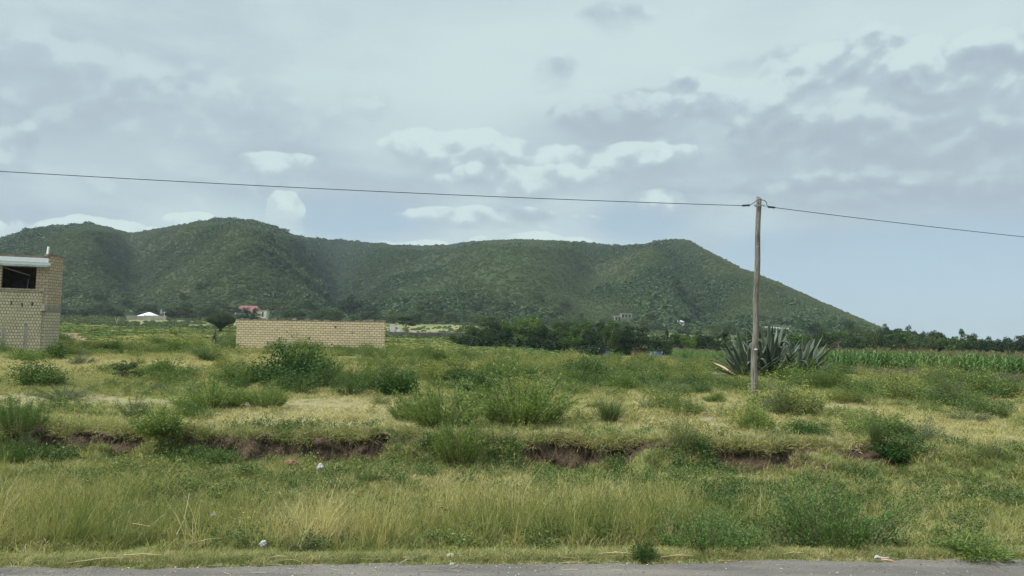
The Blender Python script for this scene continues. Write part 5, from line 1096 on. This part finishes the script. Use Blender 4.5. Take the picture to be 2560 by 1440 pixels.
q = at(406, 773, 409); g = H1(q.x, q.y); tk = tag(empty('water_tank', (q.x, q.y, g)), 'black water tank on a stand at the right end of the compound', 'water tank'); h_ = q.z - g; mb = MB(); mb.tube([(0, 0, h_ - 2.6), (0, 0, h_ - .4), (0, 0, h_)], [1.15, 1.15, .5], 14); mb.build('tank', M_black, tk, True)
mb = MB()
for sx in (-.9, .9):
    for sy in (-.9, .9): mb.tube([(sx, sy, -.2), (sx, sy, h_ - 2.6)], .09, 5)
mb.box(-1.1, 1.1, -1.1, 1.1, h_ - 2.75, h_ - 2.61); mb.build('stand', M_steel, tk)
q = at(411, 781, 399); g = H1(q.x, q.y); h_ = q.z - g; mb = MB(); mb.tube([(0, 0, 0), (0, 0, h_)], .10, 5); mb.box(-1.1, 1.0, -.1, .1, h_, h_ + .18); tag(mb.build('pale_post', plain('whitish_post', (0.6, 0.6, 0.58)), loc=(q.x, q.y, g)), 'thin pale post with a cross bar by the water tank', 'post')
RY = min(560., ground_at(610, 796, 300).y)
o, ze, zr, hw = house('red_roofed_house', 582, 646, RY, zat(600, 778, RY), zat(600, 763, RY), M_white, M_red, 'white villa with a red tiled roof on the slope behind the block wall', 12, 5, .62)
mb = MB(); mb.poly([(-hw * .75, -2.4, ze + .3), (-hw * .1, -2.4, ze + .3), (-hw * .42, 3, zr - .2)]); mb.poly([(-hw * .75, -2.4, ze + .3), (-hw * .42, 3, zr - .2), (-hw * .75, 3, ze + 1.6)]); mb.poly([(-hw * .1, -2.4, ze + .3), (-hw * .1, 3, ze + 1.6), (-hw * .42, 3, zr - .2)]); mb.build('porch_roof', M_red, o)
for sx in (-.72, -.42, -.14): mb = MB(); mb.tube([(hw * sx, -2.2, 0), (hw * sx, -2.2, ze + .3)], .22, 8); mb.build('porch_column', M_white, o)
mb = MB(); mb.box(hw * .0 - 1.2, hw * .0 + 1.2, -.02, .58, ze - 5.2, ze - 1.2); mb.build('arched_bay', M_white, o)
q = at(658, 776, 470); g = H1(q.x, q.y); o = tag(empty('outbuilding', (q.x, q.y, g)), 'pale weathered outbuilding right of the red-roofed villa', 'outbuilding'); h_ = q.z - g; mb = MB(); mb.box(-3.1, 2.2, 0, 5, 0, h_); mb.build('walls', plain('patchy_cream', (0.46, 0.43, 0.36), .9, .1, .35, .5), o); mb = MB(); mb.box(-.6, .3, -.05, -.003, h_ - 4, h_ - 1); mb.build('doorway', M_glass, o)
mb = MB(); mb.box(-3.4, 2.5, -.3, 5.3, h_ + .003, h_ + .22); mb.build('roof', M_conc, o)
M_dw = plain('weathered_white', (0.40, 0.39, 0.36))
def flat_house(name, px, py, Y, w_, h_, label, cols=3, roofm=M_dw):
    q = ground_at(px, py + h_ / 560 * F * .85, 300); g = q.z; hh = h_; o = tag(empty(name, (q.x, q.y, g - .5)), label, 'house'); hh = max(hh, h_) + .5
    mb = MB(); mb.box(-w_ / 2, w_ / 2, .5, 6, 0, hh - .3); mb.build('walls', plain(name + '_render', (0.26, 0.25, 0.22), .9, .1, .2, .5), o); mb = MB(); mb.box(-w_ / 2 - .5, w_ / 2 + .5, -.5, 6.5, hh - .297, hh); mb.build('roof', roofm, o)
    for k in range(cols + 1): mb = MB(); x_ = -w_ / 2 + k * w_ / cols; mb.tube([(x_, -.3, 0), (x_, -.3, hh - .3)], .16, 6); mb.build('column', M_dw, o)
    for k in range(cols): x_ = -w_ / 2 + (k + .5) * w_ / cols; mb = MB(); mb.box(x_ - .7, x_ + .7, .44, .497, hh - 2.6, hh - 1.2); mb.build('window', M_glass, o)
    return o
flat_house('pale_house', 1545, 792, 540, 4.5, 2.6, 'small pale flat-roofed house low among the hillside trees', 2); flat_house('terraced_house', 1566, 788, 560, 7.5, 3.6, 'pale two-level house with white columns among the hillside trees', 3)
g1 = ground_at(1700, 814, 300); g2 = ground_at(1734, 816, 300)
house('tin_roofed_house', 1690, 1712, g1.y, g1.z + 2.6, g1.z + 4.0, M_cream, M_tr, 'small house with a bright roof beside the field at the foot of the hills', 6, 2, .3); house('tin_roofed_shed', 1722, 1746, g2.y, g2.z + 2.4, g2.z + 3.7, M_cream, M_tr, 'second bright-roofed small house, farther right at the foot of the hills', 6, 2, .5)
# pale low fence rail far right
q = ground_at(1912, 820, 250); q2 = at(1975, 818, q.y); fo = tag(empty('pale_fence', (q.x, q.y, 0)), 'low broken pale stone fence across the green field at the foot of the hills', 'fence'); mb = MB(); k = 0
while k < 1: x_ = (q2.x - q.x) * k; mb.box(x_, x_ + random.uniform(.5, 1.3), 0, .3, H1(q.x + x_, q.y) - .2, H1(q.x + x_, q.y) + random.uniform(.5, .95), None, .05); k += random.uniform(.05, .12)
mb.build('stones', M_white, fo)
# roadside sheds at the end of the copse
m, t, out = mat_new('rusty_sheet'); tcn = t.new('ShaderNodeTexCoord'); mp = t.new('ShaderNodeMapping'); mp.inputs['Scale'].default_value = (1, 1, .2); t.l.new(tcn.outputs['Object'], mp.inputs[0]); a = t.noise(mp.outputs[0], 2.0, 5, .6); bsdf(t, out, t.mix(t.ss(a, .3, .7), (0.13, 0.050, 0.035), (0.24, 0.10, 0.07)), .7, .3); M_rust = m
def shed(px0, px1, top, Y, col, label, roofc, name):
    a_ = at(px0, top, Y); b_ = at(px1, top, Y); g_ = min(H1(a_.x, Y), H1(b_.x, Y)) - .3; w_ = b_.x - a_.x; h_ = a_.z - g_; o = tag(empty(name, (a_.x, Y, g_)), label, 'shed'); mb = MB()
    n_ = int(w_ / .12); 
    for k in range(n_): x0 = k * w_ / n_; mb.box(x0, x0 + w_ / n_ * .55, -.03, .0, 0, h_ - .1); 
    mb.box(0, w_, .003, 2.6, 0, h_ - .55); mb.box(0, w_, .003, .1, h_ - .55, h_ - .12); mb.build('walls', col, o); mb = MB(); mb.poly([(-.15, -.3, h_ - .08), (w_ + .15, -.3, h_ - .08), (w_ + .15, 2.8, h_ - .35), (-.15, 2.8, h_ - .35)]); mb.poly([(-.15, 2.8, h_ - .39), (w_ + .15, 2.8, h_ - .39), (w_ + .15, -.3, h_ - .12), (-.15, -.3, h_ - .12)]); mb.build('roof', roofc, o)
    mb = MB(); mb.box(w_ * .62, w_ * .62 + .8, -.06, -.033, .1, min(h_ - .3, 2.0)); mb.build('door', plain(name + '_door', (0.10, 0.06, 0.05)) if name == 'rusty_shed' else plain(name + '_door', (0.07, 0.14, 0.30)), o); return o, w_, h_
shed(1584, 1622, 874, 138, M_rust, 'rusty red-brown sheet metal shed at the right end of the dark copse', M_steel, 'rusty_shed')
o, w_, h_ = shed(1622.7, 1656, 875, 137.5, plain('blue_sheet', (0.065, 0.17, 0.38), .6, .3, .2, 2), 'bright blue sheet metal kiosk joined to the rusty shed', M_steel, 'blue_kiosk')
mb = MB(); mb.box(.2, .42, -.075, -.062, h_ - 1.0, h_ - .3); mb.box(.95, 1.1, -.075, -.062, h_ - .55, h_ - .2); mb.box(2.3, 2.45, -.075, -.062, h_ - .55, h_ - .2); mb.build('white_patch', M_white, o)
shed(1490, 1526, 872, 137, plain('dark_boards', (0.05, 0.04, 0.035)), 'dark open stall with a thin metal roof under the copse trees', M_wr, 'dark_stall')

# ------------------------------------------------------------------ walking person
def person():
    p = at(535, 866, 88); g = H1(p.x, 88); root = tag(empty('person', (p.x, 88, g), R(0)), 'person in an olive shirt and dark trousers walking across the field', 'person')
    skin = plain('dark_skin', (0.065, 0.038, 0.026), .6, .3, .1); J = {}
    def body(name, V, E, Rr, mat, root_i=0, lev=1):
        import bmesh
        bm = bmesh.new(); ly = bm.verts.layers.skin.verify(); vs = [bm.verts.new(v) for v in V]; [bm.edges.new((vs[a_], vs[b_])) for a_, b_ in E]
        for v_, r_ in zip(vs, Rr): v_[ly].radius = (r_, r_) if not isinstance(r_, tuple) else r_
        vs[root_i][ly].use_root = True; me = bpy.data.meshes.new(name); bm.to_mesh(me); bm.free(); me.materials.append(mat)
        o = link(name, me, root); md = o.modifiers.new('skin', 'SKIN'); md.use_smooth_shade = True; s_ = o.modifiers.new('sub', 'SUBSURF'); s_.levels = s_.render_levels = lev; return o
    # x: walking direction (towards the left of the picture is -x); figure strides to the right
    V = [(0, 0, .93), (.0, 0, 1.10), (.02, 0, 1.30), (.03, 0, 1.45), (.04, 0, 1.53), (.055, 0, 1.60), (.06, 0, 1.69), (.055, 0, 1.745),
         (-.01, -.09, .90), (-.16, -.10, .50), (-.36, -.10, .16), (-.40, -.10, .06), (-.29, -.10, .03),
         (.01, .09, .90), (.15, .10, .49), (.20, .10, .09), (.21, .10, .04), (.33, .10, .03),
         (.03, -.17, 1.41), (.10, -.22, 1.16), (.30, -.20, 1.06), (.37, -.19, 1.04), (.43, -.18, 1.03),
         (.02, .17, 1.41), (-.06, .22, 1.15), (.14, .20, 1.02), (.21, .19, 1.00), (.27, .18, .99)]
    E = [(0, 1), (1, 2), (2, 3), (3, 4), (4, 5), (5, 6), (6, 7), (0, 8), (8, 9), (9, 10), (10, 11), (11, 12), (0, 13), (13, 14), (14, 15), (15, 16), (16, 17),
         (3, 18), (18, 19), (19, 20), (20, 21), (21, 22), (3, 23), (23, 24), (24, 25), (25, 26), (26, 27)]
    Rr = [.13, .12, .14, .10, .052, .07, .095, .06, .09, .062, .042, .036, .028, .09, .062, .042, .036, .028, .055, .042, .032, .028, .030, .055, .042, .032, .028, .030]
    for b_, (cx, cy, cz) in ((22, V[22]), (27, V[27])):
        for k, (dy, dz, L_) in enumerate(((-.03, .0, .075), (-.012, .004, .085), (.006, .0, .08), (.022, -.006, .06), (-.035, .03, .05))):
            i0 = len(V); V.append((cx + .03, cy + dy, cz + dz)); V.append((cx + .03 + L_ * .6, cy + dy * 1.1, cz + dz - .015)); V.append((cx + .03 + L_ * .8, cy + dy, cz + dz - .04)); E += [(b_, i0), (i0, i0 + 1), (i0 + 1, i0 + 2)]; Rr += [.010, .009, .008]
    body('body', V, E, Rr, skin)
    body('shirt', [(0, 0, .90), (0, 0, 1.10), (.02, 0, 1.30), (.03, 0, 1.44), (.03, -.17, 1.42), (.09, -.215, 1.20), (.02, .17, 1.42), (-.05, .215, 1.20)], [(0, 1), (1, 2), (2, 3), (3, 4), (4, 5), (3, 6), (6, 7)], [.165, .16, .175, .12, .08, .07, .08, .07], plain('olive_shirt', (0.10, 0.092, 0.066), .9, .1, .2, 3))
    body('trousers', [(0, 0, .96), (-.01, -.09, .86), (-.16, -.10, .50), (-.34, -.10, .19), (.01, .09, .86), (.15, .10, .49), (.195, .10, .13)], [(0, 1), (1, 2), (2, 3), (0, 4), (4, 5), (5, 6)], [.15, .115, .085, .066, .115, .085, .066], plain('dark_trousers', (0.045, 0.05, 0.062), .9, .1, .2, 3))
    body('hair', [(.045, 0, 1.72), (.05, 0, 1.765)], [(0, 1)], [.102, .07], plain('black_hair', (0.012, 0.010, 0.010), .9, .1)); return root
person()

# ------------------------------------------------------------------ litter
M_bag = plain('white_plastic', (0.36, 0.36, 0.35), .4, .4, .06, 20); M_st = plain('dry_maize_stalk', (0.50, 0.40, 0.24), .9, .1, .25, 8)
def crumple(name, px, py, wpx, hpx, label, cat, mat, seed, Y=None, lift=.03):
    p = ground_at(px, py) if Y is None else Vector((at(px, py, Y).x, Y, at(px, py, Y).z)); s_ = wpx / F * p.y; h_ = hpx / F * p.y; r = np.random.default_rng(seed)
    import bmesh
    bm = bmesh.new(); bmesh.ops.create_icosphere(bm, subdivisions=3, radius=.5); 
    for v in bm.verts:
        q = v.co * 1.0; n_ = float(fbm(np.array([q.x * 4 + 9 + q.z * 3]), np.array([q.y * 4 + 9 - q.z * 2]), seed, 4)[0]); f_ = .25 + 1.5 * n_ + r.uniform(-.16, .16); v.co = Vector((q.x * f_ * s_, q.y * f_ * s_ * .7, q.z * f_ * h_ + h_ * .3))
    me = bpy.data.meshes.new(name); bm.to_mesh(me); bm.free(); me.materials.append(mat); o = link(name, me, loc=(p.x, p.y, p.z + lift)); return tag(o, label, cat)
crumple('plastic_bag', 798, 1204, 17, 15, 'crumpled white plastic bag lying in the grass below the earth bank', 'plastic bag', M_bag, 3, lift=.22)
crumple('plastic_bag', 657, 1388, 15, 14, 'crumpled white plastic bag in the short grass by the asphalt', 'plastic bag', M_bag, 7, lift=.10)
crumple('paper_scrap', 533, 1290, 12, 12, 'scrap of white paper caught in the tall yellow grass', 'paper scrap', M_bag, 9, Y=10.4, lift=0)
crumple('white_stone', 1130, 1419, 11, 8, 'small white stone on the asphalt below the middle of the verge', 'stone', M_bag, 11, lift=.01); crumple('white_stone', 1126, 1397, 14, 8, 'small pale stone where the grass meets the asphalt', 'stone', plain('pale_stone', (0.5, 0.46, 0.4)), 13, lift=.02)
crumple('earth_clod', 727, 1170, 34, 20, 'reddish brown lump of earth fallen from the bank', 'earth clod', plain('red_earth', (0.22, 0.13, 0.085), .95, .1, .3, 6), 15, lift=.02)
p = ground_at(2205, 1411); o = tag(empty('food_litter', (p.x, p.y, .015)), 'chewed white litter with a dry orange husk lying on the asphalt', 'litter'); mb = MB(); mb.tube([(-.09, 0, .015), (-.06, .01, .028), (-.02, 0, .022), (.04, .01, .012), (.09, .01, .018)], [.006, .022, .014, .012, .01], 8); mb.build('wrapper', M_bag, o, True)
mb = MB(); mb.tube([(-.02, -.02, .01), (.04, -.05, .012), (.10, -.065, .008)], [.008, .007, .004], 5); mb.build('husk', plain('orange_husk', (0.55, 0.30, 0.13)), o)
SK = [(165, 1424, 330, 1418), (1495, 1396, 1590, 1400), (290, 1404, 420, 1408), (670, 1409, 715, 1413), (1000, 1422, 1030, 1418), (330, 1345, 410, 1372), (440, 1372, 470, 1310), (1960, 1402, 2010, 1398), (2390, 1385, 2425, 1402), (1650, 1412, 1740, 1408), (470, 1388, 560, 1376)]
for i, (a_, b_, c_, d_) in enumerate(SK):
    p = ground_at(a_, b_); q = ground_at(c_, d_); mb = MB(); up = .02 if i not in (5, 6, 8) else .25; mid = (q - p) * .5 + Vector((0, .03, .02)); mb.tube([(0, 0, .0), tuple(mid), tuple(q - p + Vector((0, 0, up)))], [.0055, .0045, .002], 5)
    tag(mb.build('dry_stalk', M_st, loc=(p.x, p.y, max(p.z, .012) + .015), smooth=True), 'one of the pale dry stalks lying where the grass meets the asphalt', 'stalk', 'dry stalks along the asphalt edge')
